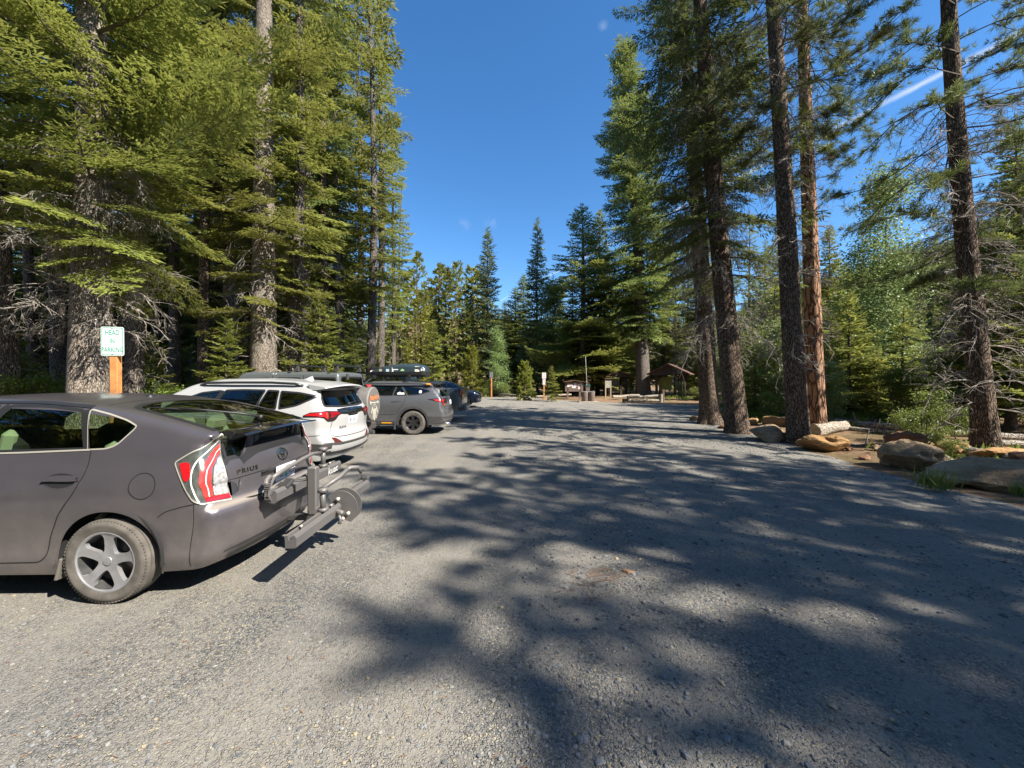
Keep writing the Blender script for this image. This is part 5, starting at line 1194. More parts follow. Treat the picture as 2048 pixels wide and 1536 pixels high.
# ---------------- pickup
def pickup():
    L,hw=5.85,1.0
    root=thing('parked_pickup','blue-grey pickup truck with its tailgate to the gravel','truck',(-1.92,15.95,0),R(0),'cars parked head in along the left')
    P=paint('blue_grey_paint',(.10,.135,.155),.4,.3,.25,1.0,1.0)
    ru,fu,wr=1.15,4.85,.40
    b=Body(L,hw,top=[(0,1.36),(.1,1.37),(2.0,1.37),(2.04,1.45),(2.12,1.80),(2.3,1.88),(3.3,1.89),(3.6,1.80),(4.2,1.30),(4.35,1.24),(5.5,1.16),(5.85,1.05)],
      side=[(0,.1),(.35,.06),(.5,.02),(.9,0),(1.15,.0),(1.3,.02),(1.42,.06),(1.9,.24)],rear=[(0,.1),(.5,.03),(.9,0),(1.3,0),(1.4,.01)],front=[(0,.1),(.5,0),(1.1,.02),(1.3,.3)],plan=[(0,.03),(.3,.01),(.8,0),(5,.0),(5.85,.1)],
      crown=.02,rc=.04,fc=.12,k_top=.05,k_end=.07,sig_top=.03,sig_side=.02,sig_rear=.02,zb=.45)
    archr=circ((ru,wr+.03),.48,30); archf=circ((fu,wr+.03),.48,30); w1=rnd([(2.25,1.80),(3.05,1.80),(3.05,1.33),(2.22,1.33)],.05,3); w2=rnd([(3.15,1.80),(3.5,1.76),(4.1,1.33),(3.15,1.33)],.05,3); bed=[(.10,.80),(1.98,.80),(1.98,-.80),(.10,-.80)]; ws=rnd([(3.68,.6),(4.2,.72),(4.2,-.72),(3.68,-.6)],.05,2)
    hl=[archr,archf,w1,w2]
    g=G(); b.shell(g,{'L':hl,'RT':hl,'T':[bed,ws]},nu=80,ny=16,nz=14); g.build('body',P,root)
    for dm in('L','RT'):
        for q in(w1,w2): g=G(); b.patch(g,dm,q,-.003,.1); g.build('side_window',darkg,root)
        g=G(); seams(b,g,dm,[[(2.03,1.35),(2.05,.5)],[(3.1,1.8),(3.1,.5)],[(4.2,1.3),(4.25,.55)]],.012); g.build('panel_seam',dark_gap,root)
    g=G(); b.patch(g,'T',ws,-.003,.1); g.build('windscreen',tintg,root)
    for dm in('C','CR'):
        g=G(); b.patch(g,dm,rnd([(.16,1.30),(.46,1.30),(.47,.98),(.40,.90),(.30,.90),(.2,1.05)],.04,3),.012,.04,0,rim=.02); b.stroke(g,dm,rnd([(.14,1.31),(.48,1.31),(.49,.97),(.41,.885),(.29,.885),(.18,1.05)],.04,3),.02,.012,True,mi=1); b.patch(g,dm,rnd([(.25,1.27),(.36,1.27),(.36,.95),(.31,.93)],.02,2),.018,.04,2)
        g.build('tail_light',[deep_red,black_trim,red_lens],root)
        g=G(); b.stroke(g,dm,[(.0,.56),(.2,.55),(.5,.55)],.20,.05,ridge=.02); g.build('bumper_end',mat('bumper_metal',(.16,.18,.19),.3,.7),root)
        g=G(); b.stroke(g,dm,[(.12,.56),(.38,.56)],.10,.056); g.build('bumper_step',dull_trim,root)
    g=G(); vbox(g,(-.04,0,.56),(.16,1.5,.20),bev=.04); g.build('rear_bumper',mat('bumper_metal',(.16,.18,.19),.3,.7),root)
    g=G(); seams(b,g,'B',[[(.74,1.34),(.74,.70),(-.74,.70),(-.74,1.34)]],.014); b.stroke(g,'B',[(.12,1.22),(-.12,1.22)],.08,.006); g.build('tailgate_seam',dark_gap,root)
    # bed
    g=G()
    vbox(g,(1.04,0,.80),(1.94,1.62,.04)); 
    for sy in(1,-1): vbox(g,(1.04,sy*.815,1.05),(1.94,.03,.52))
    vbox(g,(.09,0,1.05),(.03,1.60,.52)); vbox(g,(2.0,0,1.05),(.03,1.60,.52)); g.build('bed_liner',mat('bed_liner',(.02,.021,.022),.8),root)
    cabin_simple(root,4.4,hw,.8,(2.7,3.6),.3); under(root,L,hw,(ru,fu),.5,r=.45)
    for wu,sy in((ru,1),(ru,-1),(fu,1),(fu,-1)): wheel(root,wu,sy*(hw-.13),wr,.27,.25,(6,'five'),tyre_m,rim_silver,dull_trim)
    # load in the bed
    o=thing('cargo_bags','black bags heaped behind the cab in the pickup bed','luggage',(-1.92-1.35,15.75,.825))
    rs=random.Random(4)
    for k,(x,y,s_) in enumerate(((0,-.3,.55),(.45,.05,.5),(-.3,.3,.6),(.2,.45,.45))):
        g=G(); n=14
        import math as _m
        g.lathe([(.001,0),(s_*.42,.02),(s_*.5,s_*.35),(s_*.44,s_*.75),(s_*.25,s_*1.0),(.001,s_*1.05)],n=14); g.tmap(lambda v:v*[1.15,.8,1]+[x,y,0]+.02*np.sin(v[:,[1,2,0]]*23)); g.build('bag',mat('bag_black',(.015,.016,.018),.6),o)
pickup()
def blue_suv():
    L,hw=4.55,.90
    b=Body(L,hw,top=[(0,1.3),(.2,1.45),(.6,1.56),(1.5,1.60),(2.4,1.60),(2.9,1.50),(3.5,1.14),(3.65,1.08),(4.2,1.0),(4.55,.86)],side=[(0,.12),(.25,.06),(.5,.02),(.8,0),(1.0,.02),(1.1,.06),(1.6,.30)],
      rear=[(0,.2),(.5,0),(.9,.04),(1.1,.1),(1.5,.4)],front=[(0,.25),(.3,.06),(.5,0),(.8,.02),(.95,.12),(1.1,.5),(1.6,1.6)],plan=[(0,.1),(.4,.02),(1,0),(3.6,0),(4.2,.03),(4.55,.10)],crown=.05,rc=.18,fc=.28,k_top=.09,k_end=.07,zb=.28)
    root=thing('parked_car','dark blue crossover backed in at the far end of the row','car',(-6.45,24.0,0),R(180),'cars parked head in along the left')
    P=paint('navy_paint',(.02,.035,.075),.4,.25,.15,1.0,.8); ru,fu,wr=.95,3.6,.345
    w1=rnd([(.5,1.40),(1.5,1.44),(1.6,1.10),(.8,1.12)],.04,3); w2=rnd([(1.6,1.44),(2.4,1.44),(2.5,1.08),(1.7,1.10)],.04,3); w3=rnd([(2.5,1.43),(2.85,1.36),(3.3,1.07),(2.6,1.08)],.04,3); ws=rnd([(2.72,.54),(3.45,.66),(3.58,0),(3.45,-.66),(2.72,-.54)],.08,3)
    ar=circ((ru,wr),.40,26); af=circ((fu,wr),.40,26); hl=[w1,w2,w3,ar,af]; g=G(); b.shell(g,{'L':hl,'RT':hl,'T':[ws]},nu=60,ny=14,nz=14); g.build('body',P,root)
    for dm in('L','RT'):
        for q in(w1,w2,w3): g=G(); b.patch(g,dm,q,-.003,.12); g.build('side_window',darkg,root)
        g=G(); seams(b,g,dm,[[(1.65,1.1),(1.7,.4)],[(2.55,1.1),(2.6,.4)],[(3.35,1.05),(3.3,.5)]],.012); g.build('panel_seam',dark_gap,root)
        sy=1 if dm=='L' else -1
        g=G(); vbox(g,(3.1,sy*(hw+.08),1.10),(.12,.22,.14),bev=.04); g.build('door_mirror',P,root)
    g=G(); b.patch(g,'T',ws,-.002,.1); g.build('windscreen',tintg,root)
    for dm in('E','ER'):
        g=G(); b.patch(g,dm,rnd([(-.10,.90),(.25,.84),(.55,.80),(.52,.74),(.2,.74)],.02,3),.008,.05); g.build('headlight',white_lens,root)
        g=G(); b.patch(g,dm,circ((.36,.50),.06,16),.008,.05); b.stroke(g,dm,[(.30,.62),(.34,.44),(.55,.38)],.02,.01); g.build('fog_light',chrome,root)
    g=G(); b.patch(g,'F',rnd([(.42,.80),(-.42,.80),(-.34,.52),(.34,.52)],.04,3),.004,.06,0)
    for k in range(5): b.stroke(g,'F',[(.38,.76-.05*k),(-.38,.76-.05*k)],.012,.012,mi=1)
    b.patch(g,'F',rnd([(.5,.44),(-.5,.44),(-.42,.33),(.42,.33)],.03,2),.004,.06,0); g.build('grille',[black_trim,chrome],root)
    cabin_simple(root,L,hw,.5,(1.6,2.6),.3); under(root,L,hw,(ru,fu),.3,r=.40)
    for wu,sy in((ru,1),(ru,-1),(fu,1),(fu,-1)): wheel(root,wu,sy*(hw-.12),wr,.22,.22,(5,'five'),tyre_m,rim_silver,dull_trim)
blue_suv()
# ---------------- boulders, logs, signs, boards
from mathutils import noise as mn
def rock_mat(name,c1,c2,c3):
    m,nt,b=new_mat(name); n1=tnoise(nt,2.2,6,.6); n2=tnoise(nt,14,6,.65); n3=tnoise(nt,70,3)
    ls=tn(nt,'ShaderNodeTexNoise'); ls.inputs['Scale'].default_value=1; ls.inputs['Detail'].default_value=4; nt.links.new(tscale(nt,tobj(nt),(2,2,16)),ls.inputs['Vector'])
    c=tmix(nt,ramp(nt,n1,(.35,0.),(.65,1.)),c1,c2); c=tmix(nt,ramp(nt,n2,(.52,0.),(.7,.7)),c,c3); c=tmix(nt,ramp(nt,n3,(.55,0.),(.75,.5)),c,tuple(x*.45 for x in c1)); c=tmix(nt,ramp(nt,ls.outputs[0],(.48,0.),(.60,.45)),c,tuple(x*.6 for x in c1))
    nt.links.new(c,b.inputs['Base Color']); b.inputs['Roughness'].default_value=.92; b.inputs['Specular IOR Level'].default_value=.2
    tbump(nt,b,tmath(nt,'ADD',tmath(nt,'MULTIPLY',n2,1.5),tmath(nt,'ADD',n3,ls.outputs[0])),.02); return m
RO=rock_mat('sandstone_orange',(.36,.20,.08),(.48,.30,.14),(.52,.40,.25)); RG=rock_mat('rock_grey',(.30,.205,.125),(.44,.33,.21),(.48,.38,.26)); RR=rock_mat('rock_red',(.20,.10,.06),(.30,.17,.10),(.22,.16,.12))
import bmesh
def boulder(label,x,y,size,m,seed=0,rz=0,flat=.0,rough=.22,name='boulder',sink=.12,tilt=0,z=None):
    bm=bmesh.new(); bmesh.ops.create_icosphere(bm,subdivisions=5,radius=1); o3=Vector((seed*7.1,seed*3.3,seed*5.7))
    for v in bm.verts:
        p=v.co.copy(); n=mn.noise(p*1.1+o3)*.42*rough/.22+mn.noise(p*2.6+o3)*.22+mn.ridged_multi_fractal(p*2.2+o3,.9,2,4,1,2)*.07*rough/.22+mn.noise(p*7+o3)*.045+mn.noise(p*17+o3)*.015
        f=1/max(abs(p.x)**4+abs(p.y)**4+abs(p.z)**4,1e-6)**.25; p=p*(1+(f-1)*.55)*(1+n)
        # cleaved facets
        for k in range(5):
            nv=Vector((math.sin(seed*2.3+k*1.9),math.cos(seed*1.7+k*2.7),math.sin(k*3.1+seed)*.8)).normalized(); d=p.dot(nv); lim=.74+.10*math.sin(k*5+seed)
            if d>lim: p-=nv*(d-lim)*.85
        v.co=Vector((p.x*size[0]/2,p.y*size[1]/2,(p.z*.5+.5-sink)*size[2]))
    me=bpy.data.meshes.new(name); bm.to_mesh(me); bm.free(); me.materials.append(m); me.polygons.foreach_set('use_smooth',[True]*len(me.polygons)); me.set_sharp_from_angle(angle=R(38))
    o=bpy.data.objects.new(name,me); COL.objects.link(o); o.location=(x,y,(float(ground_z(x,y)) if z is None else z)); o.rotation_euler=(0,R(tilt),R(rz)); tag(o,label,'rock'); return o
def gy(py): return CAMH*770/(py-760)
def bp(label,px,py,w,h,dep,m,seed,rz=0,**k): d=gy(py)+dep*.4; return boulder(label,at(px,d),d,(w,dep,h),m,seed,rz,**k)
bp('large smooth orange sandstone boulder at the gravel edge beside the leaning pine',1653,906,1.02,.44,.7,RO,1,-8)
bp('rounded grey-brown boulder between the second dark trunk and the leaning pine',1540,884,.95,.46,.7,RG,2,10)
bp('flat orange block lying behind the rounded grey-brown boulder',1562,853,1.05,.36,.6,RO,3,5)
bp('low tan stone at the foot of the leaning pine',1568,884,.45,.22,.4,RO,4)
bp('small orange rock beside the first root flare',1505,850,.5,.25,.4,RO,9)
bp('squarish grey boulder with cracked top standing at the gravel edge',1832,948,.80,.56,.7,RG,5,-15,rough=.15)
bp('dark reddish pointed rock behind the squarish grey boulder',1818,905,.75,.42,.6,RR,6)
bp('orange boulder right of the squarish grey one, half hidden by weeds',1905,922,.62,.34,.5,RO,7)
bp('long low orange boulder just left of the slim pine trunk',1998,936,.95,.32,.55,RO,8,8)
boulder('long weathered slab of rock lying along the gravel edge at the right',7.85,5.62,(2.6,.60,.42),RG,12,-22,rough=.24,sink=.16)
boulder('broad brown rock lump behind the long weathered slab',8.9,6.4,(.9,.6,.4),RR,14,0)
for k,(px,py,w) in enumerate(((1730,922,.22),(1760,908,.28),(1700,905,.18),(1775,935,.20),(1448,858,.3),(1392,842,.4),(1590,880,.24))): bp('fist to head sized stone on the dirt beside the gravel','' or px,py,w,w*.5,w*.8,RG if k%2 else RR,20+k,0,name='stone')
for o in [o for o in bpy.data.objects if o.name.startswith('stone')]: o['group']='small stones along the gravel edge'
# fallen logs
bark_log=bark('log_bark',(.30,.25,.195),(.46,.41,.34),(.55,.50,.43),5,5,.015); cutend=mat('cut_wood',(.42,.32,.20),.85,var=.25,vs=14)
def log(label,p0,p1,r0,r1,m=None,name='fallen_log',cat='log',group=None,branches=0,seed=0,bend=.0):
    rs=np.random.default_rng(seed+3); p0=np.array(p0,float);p1=np.array(p1,float); L=np.linalg.norm(p1-p0); mid=(p0+p1)/2; root=thing(name,label,cat,tuple(mid),0,group); n=max(8,int(L/.25)); t=np.linspace(0,1,n); k=14
    side=np.cross(p1-p0,[0,0,1.]); side/=np.linalg.norm(side); C=(p0-mid)+(p1-p0)*t[:,None]+side*(bend*np.sin(t*math.pi))[:,None]+[0,0,1]*(.012*np.sin(t*9+seed))[:,None]
    D=(p1-p0)/L; up=np.cross(side,D); a=np.arange(k)/k*2*math.pi; rr=(r0+(r1-r0)*t)[:,None]*(1+.07*np.sin(3*a+t[:,None]*7+seed)+.04*np.sin(5*a-t[:,None]*11))
    V=C[:,None]+rr[...,None]*(np.cos(a)[None,:,None]*side+np.sin(a)[None,:,None]*up); g=G(); g.add(V.reshape(-1,3),[(i*k+j,i*k+(j+1)%k,(i+1)*k+(j+1)%k,(i+1)*k+j) for i in range(n-1) for j in range(k)]); g.build('bark',m or bark_log,root)
    g=G(); g.add(V[0],[list(range(k))[::-1]],smooth=False); e1=g.build('cut_end',cutend,root); g=G(); g.add(V[-1],[list(range(k))],smooth=False); g.build('cut_end',cutend,root)
    for i in range(branches):
        q=rs.random(); c=(p0-mid)+(p1-p0)*q; d=rs.normal(0,1,3); d[2]=abs(d[2]); d/=np.linalg.norm(d); g=G(); l=rs.uniform(.15,.6); g.tube([c,c+d*l*.5,c+d*l+[0,0,.05]],[.02,.014,.006],5); g.build('branch_stub',dead_wood,root)
    return root
def gp(px,py,z): d=gy(py); return (at(px,d),d,z+float(ground_z(at(px,d),d)))
log('long pale fallen trunk lying furthest back beyond the boulders',gp(1640,846,.10),gp(1875,868,.10),.13,.09,branches=6,seed=1)
log('thin pale fallen trunk in front of the furthest one',gp(1690,862,.06),gp(1880,884,.08),.075,.05,branches=5,seed=2)
log('short thick mottled log beside the orange-barked pine',gp(1628,872,.15),gp(1690,862,.15),.19,.16,seed=3)
log('thin branch-like log on the brown dirt left of the squarish boulder',gp(1700,893,.03),gp(1810,902,.05),.035,.02,branches=3,seed=4)
log('grey log slanting down behind the long weathered slab',gp(1925,920,.12),(9.2,5.6,.16),.12,.10,seed=5)
log('grey log to the right of the slim pine',gp(1990,905,.10),(13.0,7.8,.12),.11,.09,seed=6,branches=3)
log('pale log furthest right among the weeds',gp(1905,878,.08),(15.5,9.6,.1),.10,.08,seed=7,branches=3)
log('mossy dark log half hidden in the brush beyond the dirt patch',gp(1530,846,.1),(13.5,14.2,.1),.14,.12,bark_dark,seed=8)
# far edge: low rail logs
G1='low rail logs along the far edge of the lot'
for k,(a,b) in enumerate((((1044,801),(1092,799)),((1092,799),(1142,796.5)),((948,792),(996,792)),((1000,794),(1040,797.5)),((905,789),(945,791)))):
    p=gp(*a,.28);q=gp(*b,.28); log(['leftmost cream rail log at the foot of the orange sign post','cream rail log running up to the information board','rail log just right of the dark blue crossover','rail log between the two orange sign posts','rail log hidden behind the dark blue crossover'][k],p,q,.09,.08,name='rail_log',group=G1,seed=k+20)
for k,(px,py) in enumerate(((1044,801),(1092,799),(948,792),(1000,794))): x,y,z=gp(px,py,0); log('short stub log holding up the low rail at the far edge',(x,y-.2,.08),(x,y+.25,.10),.10,.10,name='rail_support',group='short stub logs under the far rails',seed=k+30)
# log crib round the foot of the tall spruce
crib=thing('log_crib','low crib of three pale logs in front of the towering spruce','log barrier',(at(1290,28.3),28.3,0))
def cl(p0,p1,r,nm='rail'): g=G(); g.tube([p0,(np.array(p0)+p1)/2+[0,0,.015],p1],[r,r*.95,r*.9],12); g.build(nm,bark_log,crib,autosm=50)
cl((-1.15,0,.13),(1.15,.05,.14),.12); cl((-1.15,.0,.45),(-.0,.02,.38),.12); cl((0,.1,.40),(1.2,.1,.50),.11)
for x in(-1.2,1.18): g=G(); g.cyl((x,.02,-.1),(x,.02,.62 if x>0 else .5),.13,12); g.build('post',bark_log,crib,autosm=50)
g=G(); g.cyl((1.32,.1,-.1),(1.32,.1,.95),.15,12); g.build('stump_post',bark_dark,crib,autosm=50)
g=G(); g.cyl((-1.5,0,-.1),(-1.5,0,.3),.17,12); g.build('stump_post',bark_dark,crib,autosm=50)
for k,((a,b),(c,d)) in enumerate((((1225,800),(1278,797)),((1285,792),(1345,791)),((1100,790),(1290,788)))):
    p=gp(a,b,.25);q=gp(c,d,.25); log(['mossy log lying left of the log crib','rail log behind the towering spruce trunk','long pale rail log on the path behind the shelters'][k],p,q,.12,.1,name='rail_log',group=G1,seed=k+40)
# sign posts
postm=mat('orange_post',(.52,.22,.07),.75,var=.25,vs=9); signw=mat('sign_white',(.70,.74,.72),.35); sgreen=mat('sign_green',(.02,.33,.24),.45); sred=mat('sign_red',(.62,.09,.10),.45); alum=mat('sign_back',(.30,.31,.31),.4,.6)
def sign_post(label,x,y,H,w=.09): 
    r=thing('sign_post',label,'sign',(x,y,0)); g=G(); g.box((0,0,H/2-.1),(w,w,H+.2),bev=.006); g.build('post',postm,r); return r
def panel(r,z,w,h,lines,ink,size,yo=-.06,back=False,border=True,yaw=0):
    g=G(); pl=rnd([(-w/2,-h/2),(w/2,-h/2),(w/2,h/2),(-w/2,h/2)],.035,5); g.prism(pl,yo-.004,yo,axis='y'); g.tmap(lambda v:v+[0,0,z]); p=g.build('sign_panel',alum if back else signw,r)
    if back: return p
    if border:
        g=G(); q=rnd([(-w/2+.012,-h/2+.012),(w/2-.012,-h/2+.012),(w/2-.012,h/2-.012),(-w/2+.012,h/2-.012)],.03,5); q2=rnd([(-w/2+.022,-h/2+.022),(w/2-.022,-h/2+.022),(w/2-.022,h/2-.022),(-w/2+.022,h/2-.022)],.024,5); n=len(q); A=np.concatenate([np.column_stack([q[:,0],np.full(n,yo-.006),q[:,1]+z]),np.column_stack([q2[:,0],np.full(n,yo-.006),q2[:,1]+z])]); g.add(A,[(i,(i+1)%n,n+(i+1)%n,n+i) for i in range(n)],smooth=False); g.build('sign_border',ink,p)
    for txt,zz,s_ in lines:
        v,f=text2d(txt,s_,.0010*s_/.1); g=G(); g.add(np.column_stack([v[:,0]*.66,np.full(len(v),yo-.0065),v[:,1]+z+zz]),f,smooth=False); g.build('lettering',ink,p)
    for zz in(h*.44,-h*.44): g=G(); g.cyl((0,yo-.004,z+zz),(0,yo-.010,z+zz),.008,8); g.build('bolt',alum,p)
    return p
d=6.6; r=sign_post('orange wooden post with a white HEAD IN PARKING sign at the left','' or at(232,d),d,2.56,.11); panel(r,2.315,.33,.49,(('HEAD',.145,.12),('IN',.0,.11),('PARKING',-.145,.115)),sgreen,.1,-.062); r.rotation_euler=(0,0,R(12))
d=gy(795.5); r=sign_post('orange post with a small grey sign facing away, beyond the dark blue crossover',at(983,d),d,2.2,.12); panel(r,2.15,.34,.55,(),sgreen,.1,-.07,True)
d=gy(800.5); r=sign_post('orange post carrying two small white signs with red lettering',at(1088,d),d,2.2,.12); panel(r,2.02,.34,.50,(('NO',.12,.13),('PARKING',-.05,.085)),sred,.1,-.07); panel(r,1.50,.24,.48,(('FIRE',.1,.09),('LANE',-.05,.09)),sred,.1,-.07)
# information board
brown=mat('brown_paint',(.135,.095,.075),.75,var=.2,vs=6); roofb=mat('roof_boards',(.10,.05,.035),.85,var=.3,vs=8); dkb=mat('dark_timber',(.045,.030,.022),.85,var=.3,vs=6); paper=mat('paper',(.66,.64,.62),.7); paper2=mat('paper_pink',(.60,.50,.50),.7)
d=gy(799); r=thing('information_board','small brown information board with pinned notices and a little pitched roof','notice board',(at(1148,d),d,0),R(4))
g=G(); g.box((0,0,.98),(1.55,.10,.62),bev=.008); g.box((0,-.03,1.34),(1.5,.04,.30)); g.build('board',brown,r)
for x in(-.55,.50): g=G(); g.box((x,.02,.5),(.14,.14,1.1)); g.build('leg',brown,r)
g=G()
for sx in(-1,1): g.prism([(0,1.66),(sx*.92,1.50),(sx*.92,1.46),(0,1.61)],-.28,.28,axis='y')
g.build('roof',roofb,r)
for k,(x,z,w,h,m) in enumerate(((-.50,1.20,.20,.26,paper),(-.22,1.22,.30,.20,paper2),(.10,1.24,.24,.26,paper),(.38,1.22,.22,.22,paper2),(.60,1.26,.14,.2,paper),(.42,.98,.16,.22,paper2),(-.02,1.04,.3,.14,paper))): g=G(); g.box((x,-.058,z),(w,.006,h)); g.build('notice',m,r)
# bins and water post
d=gy(804.5); binm=mat('bin_brown',(.17,.125,.105),.8,var=.15); lidm=mat('bin_lid',(.23,.22,.21),.5)
for k,(px,lab) in enumerate(((1169.5,'left one of two brown litter bins beside the information board'),(1183,'right one of two brown litter bins beside the information board'))):
    r=thing('litter_bin',lab,'bin',(at(px,d),d,.06),0,'brown litter bins beside the information board'); g=G(); g.lathe([(.001,0),(.22,0),(.24,.03),(.25,.68),(.22,.70)],n=20)
    g.build('body',binm,r,autosm=40); g=G(); g.lathe([(.26,.68),(.265,.72),(.22,.74),(.10,.745),(.001,.74)],n=20); g.build('lid',lidm,r,autosm=40)
g=G(); g.box((0,0,.03),(1.45,.8,.08),bev=.01); o=g.build('concrete_pad',mat('concrete_pad',(.36,.31,.26),.9,var=.2)); o.location=(at(1176,d),d,0); tag(o,'pale square pad under the two litter bins','pad')
r=thing('fee_post','brown fee post with a dark green cap rising between the litter bins','post',(at(1175,d+.35),d+.35,0)); g=G(); g.box((0,0,.55),(.30,.26,1.15),bev=.01); g.build('post',brown,r); g=G(); g.box((0,0,1.22),(.38,.32,.16),bev=.02); g.build('cap',mat('cap_green',(.02,.07,.06),.5),r)
r=thing('aspen_sapling','thin pale green stem standing above the fee post','tree',(at(1172,31.5),31.5,0)); g=G(); g.tube([(0,0,0),(.05,0,1.6),(-.05,0,3.6)],[.05,.04,.02],8); g.build('stem',bark_aspen,r)
# shelters
def shelter(label,x,y,w,dp,hz,ridge,rz,panels,name='shelter',sl=1.0):
    r=thing(name,label,'shelter',(x,y,0),R(rz))
    for sx in(-1,1):
        for sy in(-1,1): g=G(); g.box((sx*w*.36,sy*dp*.34,hz/2),(.20,.20,hz)); g.build('post',dkb,r)
        g=G(); g.tube([(sx*w*.36,-dp*.34,hz-.65),(sx*w*.16,-dp*.34,hz-.05)],.06,4); g.build('brace',dkb,r)
    g=G(); g.prism([(0,ridge+.12),(w*.62,hz+.0),(w*.62,hz-.08),(0,ridge),(-w*.62,hz-.08),(-w*.62,hz)],-dp*.62,dp*.62,axis='y'); g.build('roof',roofb,r)
    for sy in(-.5,.5): g=G(); g.prism([(0,ridge-.02),(w*.5,hz+.05),(w*.5,hz-.12),(-w*.5,hz-.12),(-w*.5,hz+.05)],sy*dp-.04,sy*dp+.04,axis='y'); g.build('gable_truss',dkb,r)
    for (px_,pw,z0,z1,m) in panels: g=G(); g.box((px_,0,(z0+z1)/2),(pw,.08,z1-z0)); g.build('display_panel',m,r)
    return r
d=35.0; shelter('open timber shelter with a rusty brown pitched roof right of the tall spruce',at(1341,d),d,2.9,2.4,2.2,3.0,-32,((-.45,1.1,.75,1.95,mat('panel_green',(.16,.19,.05),.6,var=.4,vs=3)),(.9,.6,.3,2.0,dkb)))
d=38.0; shelter('smaller sagging-roofed timber kiosk between the litter bins and the tall spruce',at(1230,d),d,2.4,1.8,2.05,2.45,8,((-.2,1.3,.55,1.75,mat('panel_grey',(.20,.20,.17),.6,var=.3,vs=3)),(-.95,.05,0,.1,dkb)),'kiosk')
d=33.5; r=thing('map_stand','narrow upright brown map stand with a small flat roof','notice board',(at(1216,d),d,0),R(25)); 
for x in(-.28,.28): g=G(); g.box((x,0,.85),(.09,.09,1.8)); g.build('post',mat('pale_timber',(.30,.24,.15),.8),r)
g=G(); g.box((0,0,1.35),(.5,.06,.75)); g.build('panel',mat('panel_grey',(.20,.20,.17),.6,var=.3,vs=3),r); g=G(); g.box((0,0,1.80),(.95,.4,.05)); g.build('roof',roofb,r)
# twigs on the gravel
def twig(label,x,y,L,n,seed,rz=0):
    rs=np.random.default_rng(seed); P0=[];P1=[]; 
    for k in range(n):
        a=rs.normal(0,.8)+ (math.pi if rs.random()<.3 else 0); l=L*rs.uniform(.25,1); c=rs.normal(0,L*.42,2)*[1.3,.7]; z=rs.uniform(.003,.015); d=np.array([math.cos(a),math.sin(a)])*l/2; m_=np.append(c,z+.01); A=np.append(c-d,z);B=np.append(c+d+rs.normal(0,.02,2),z+.004); P0+=[A,m_];P1+=[m_,B]
    v,f=tubes(np.array(P0),np.array(P1),np.full(len(P0),.0022),np.full(len(P0),.0014),4); o=npmesh('fallen_twigs',v,f,mat('twig_red',(.19,.11,.07),.9)); o.location=(x,y,0); o.rotation_euler=(0,0,rz); tag(o,label,'twigs'); return o
d=gy(1155); twig('thin reddish twigs lying together in the sunny patch mid gravel',at(1205,d),d,.30,26,1,.1); d=gy(1190); twig('few faint twigs just in front of the reddish twigs',at(1215,d),d,.22,10,2,.3)
d=gy(1148); o=boulder('pale orange bark flake lying by the twigs',at(1262,d),d,(.12,.045,.022),mat('bark_flake',(.36,.22,.12),.9,var=.3,vs=30),3,-20,name='bark_flake',z=0.0); o['category']='bark'
# green grass tuft by the slab
for k,(x,y,s_) in enumerate(((6.35,5.75,1.0),(7.3,5.4,.7))):
    rs=np.random.default_rng(k); n=160; P=np.column_stack([rs.normal(0,.10,(n,2)),np.zeros(n)]); D=rs.normal(0,.35,(n,3)); D[:,2]=1; D/=np.linalg.norm(D,axis=1)[:,None]; Q=kites(P,D,np.full(n,.012),rs.uniform(.15,.45,n)*s_,rs.uniform(-1.5,1.5,n)).reshape(-1,3)
    o=npmesh('grass_tuft',Q,np.arange(len(Q)).reshape(-1,4),bush_leaf,attr={'tip':np.repeat(rs.random(n),4)}); o.location=(x,y,0); tag(o,['green grass tuft growing in front of the long weathered slab','smaller grass tuft at the near end of the long slab'][k],'grass')
def chip_region(n):
    d=1.3+6*rg.random(n)**1.3; x=rg.uniform(-1.4,1.3,n)*d; P=np.stack([x,d],1); w_=np.where(P[:,0]<-.3,1,.25); return P[(rg.random(len(P))<w_)&pip(P,lp)]
litter(1500,chip_region,.018,.006,mat('chip_tan',(.36,.28,.15),.9,var=.4,vs=30),'wood_chips','pale wood chips and dry needles on the gravel')
litter(900,chip_region,.05,.0035,mat('needle_brown',(.24,.13,.07),.9),'dry_needles','brown pine needles lying on the gravel')
# ---------------- tree kinds
fir_big=make_tree('fir',11,27,.37,4.3,4.0,0,'fir',185,bark_fir,fir_leaf,.62,.105,(2.6,7.5,60,1.7,14,1.5),.28,.5,.35,.10,.35)
fir_tall=make_tree('fir',12,31,.45,3.0,3.2,0,'fir',170,bark_fir,fir_leaf,.6,.09,(1.5,9,46,1.8,7,1.2),.3,.3,.5,.22,.25)
fir_b=make_tree('fir',13,29,.25,5.5,2.3,1,'fir',110,bark_grey,fir_leaf,.55,.09,(1.0,9,40,1.2,5,1.2),.3,.7,.4,.12)
fir_c=make_tree('fir',14,26,.22,6.5,1.9,1,'fir',95,bark_grey,fir_leaf,.55,.09,(1.5,9,34,1.1,5,1.2),.3,.8,.5,.2)
lodge=make_tree('pine',15,28,.21,9,2.0,1,'spruce',85,bark_dark,spruce_leaf,.5,.12,(2,12,30,.9,4,1.0),.3,.4,.5,.15)
spruce_hang=make_tree('spruce',16,27,.33,5.2,3.4,0,'spruce',125,bark_dark,spruce_leaf,.55,.13,(3.0,15,120,2.1,11,1.5),.25,.5,.45,.22,.55)
spruce_hang2=make_tree('spruce',17,29,.31,5.0,2.9,0,'spruce',120,bark_dark,spruce_leaf,.55,.13,(3.0,16,120,1.8,11,1.5),.25,.4,.45,.2,.30)
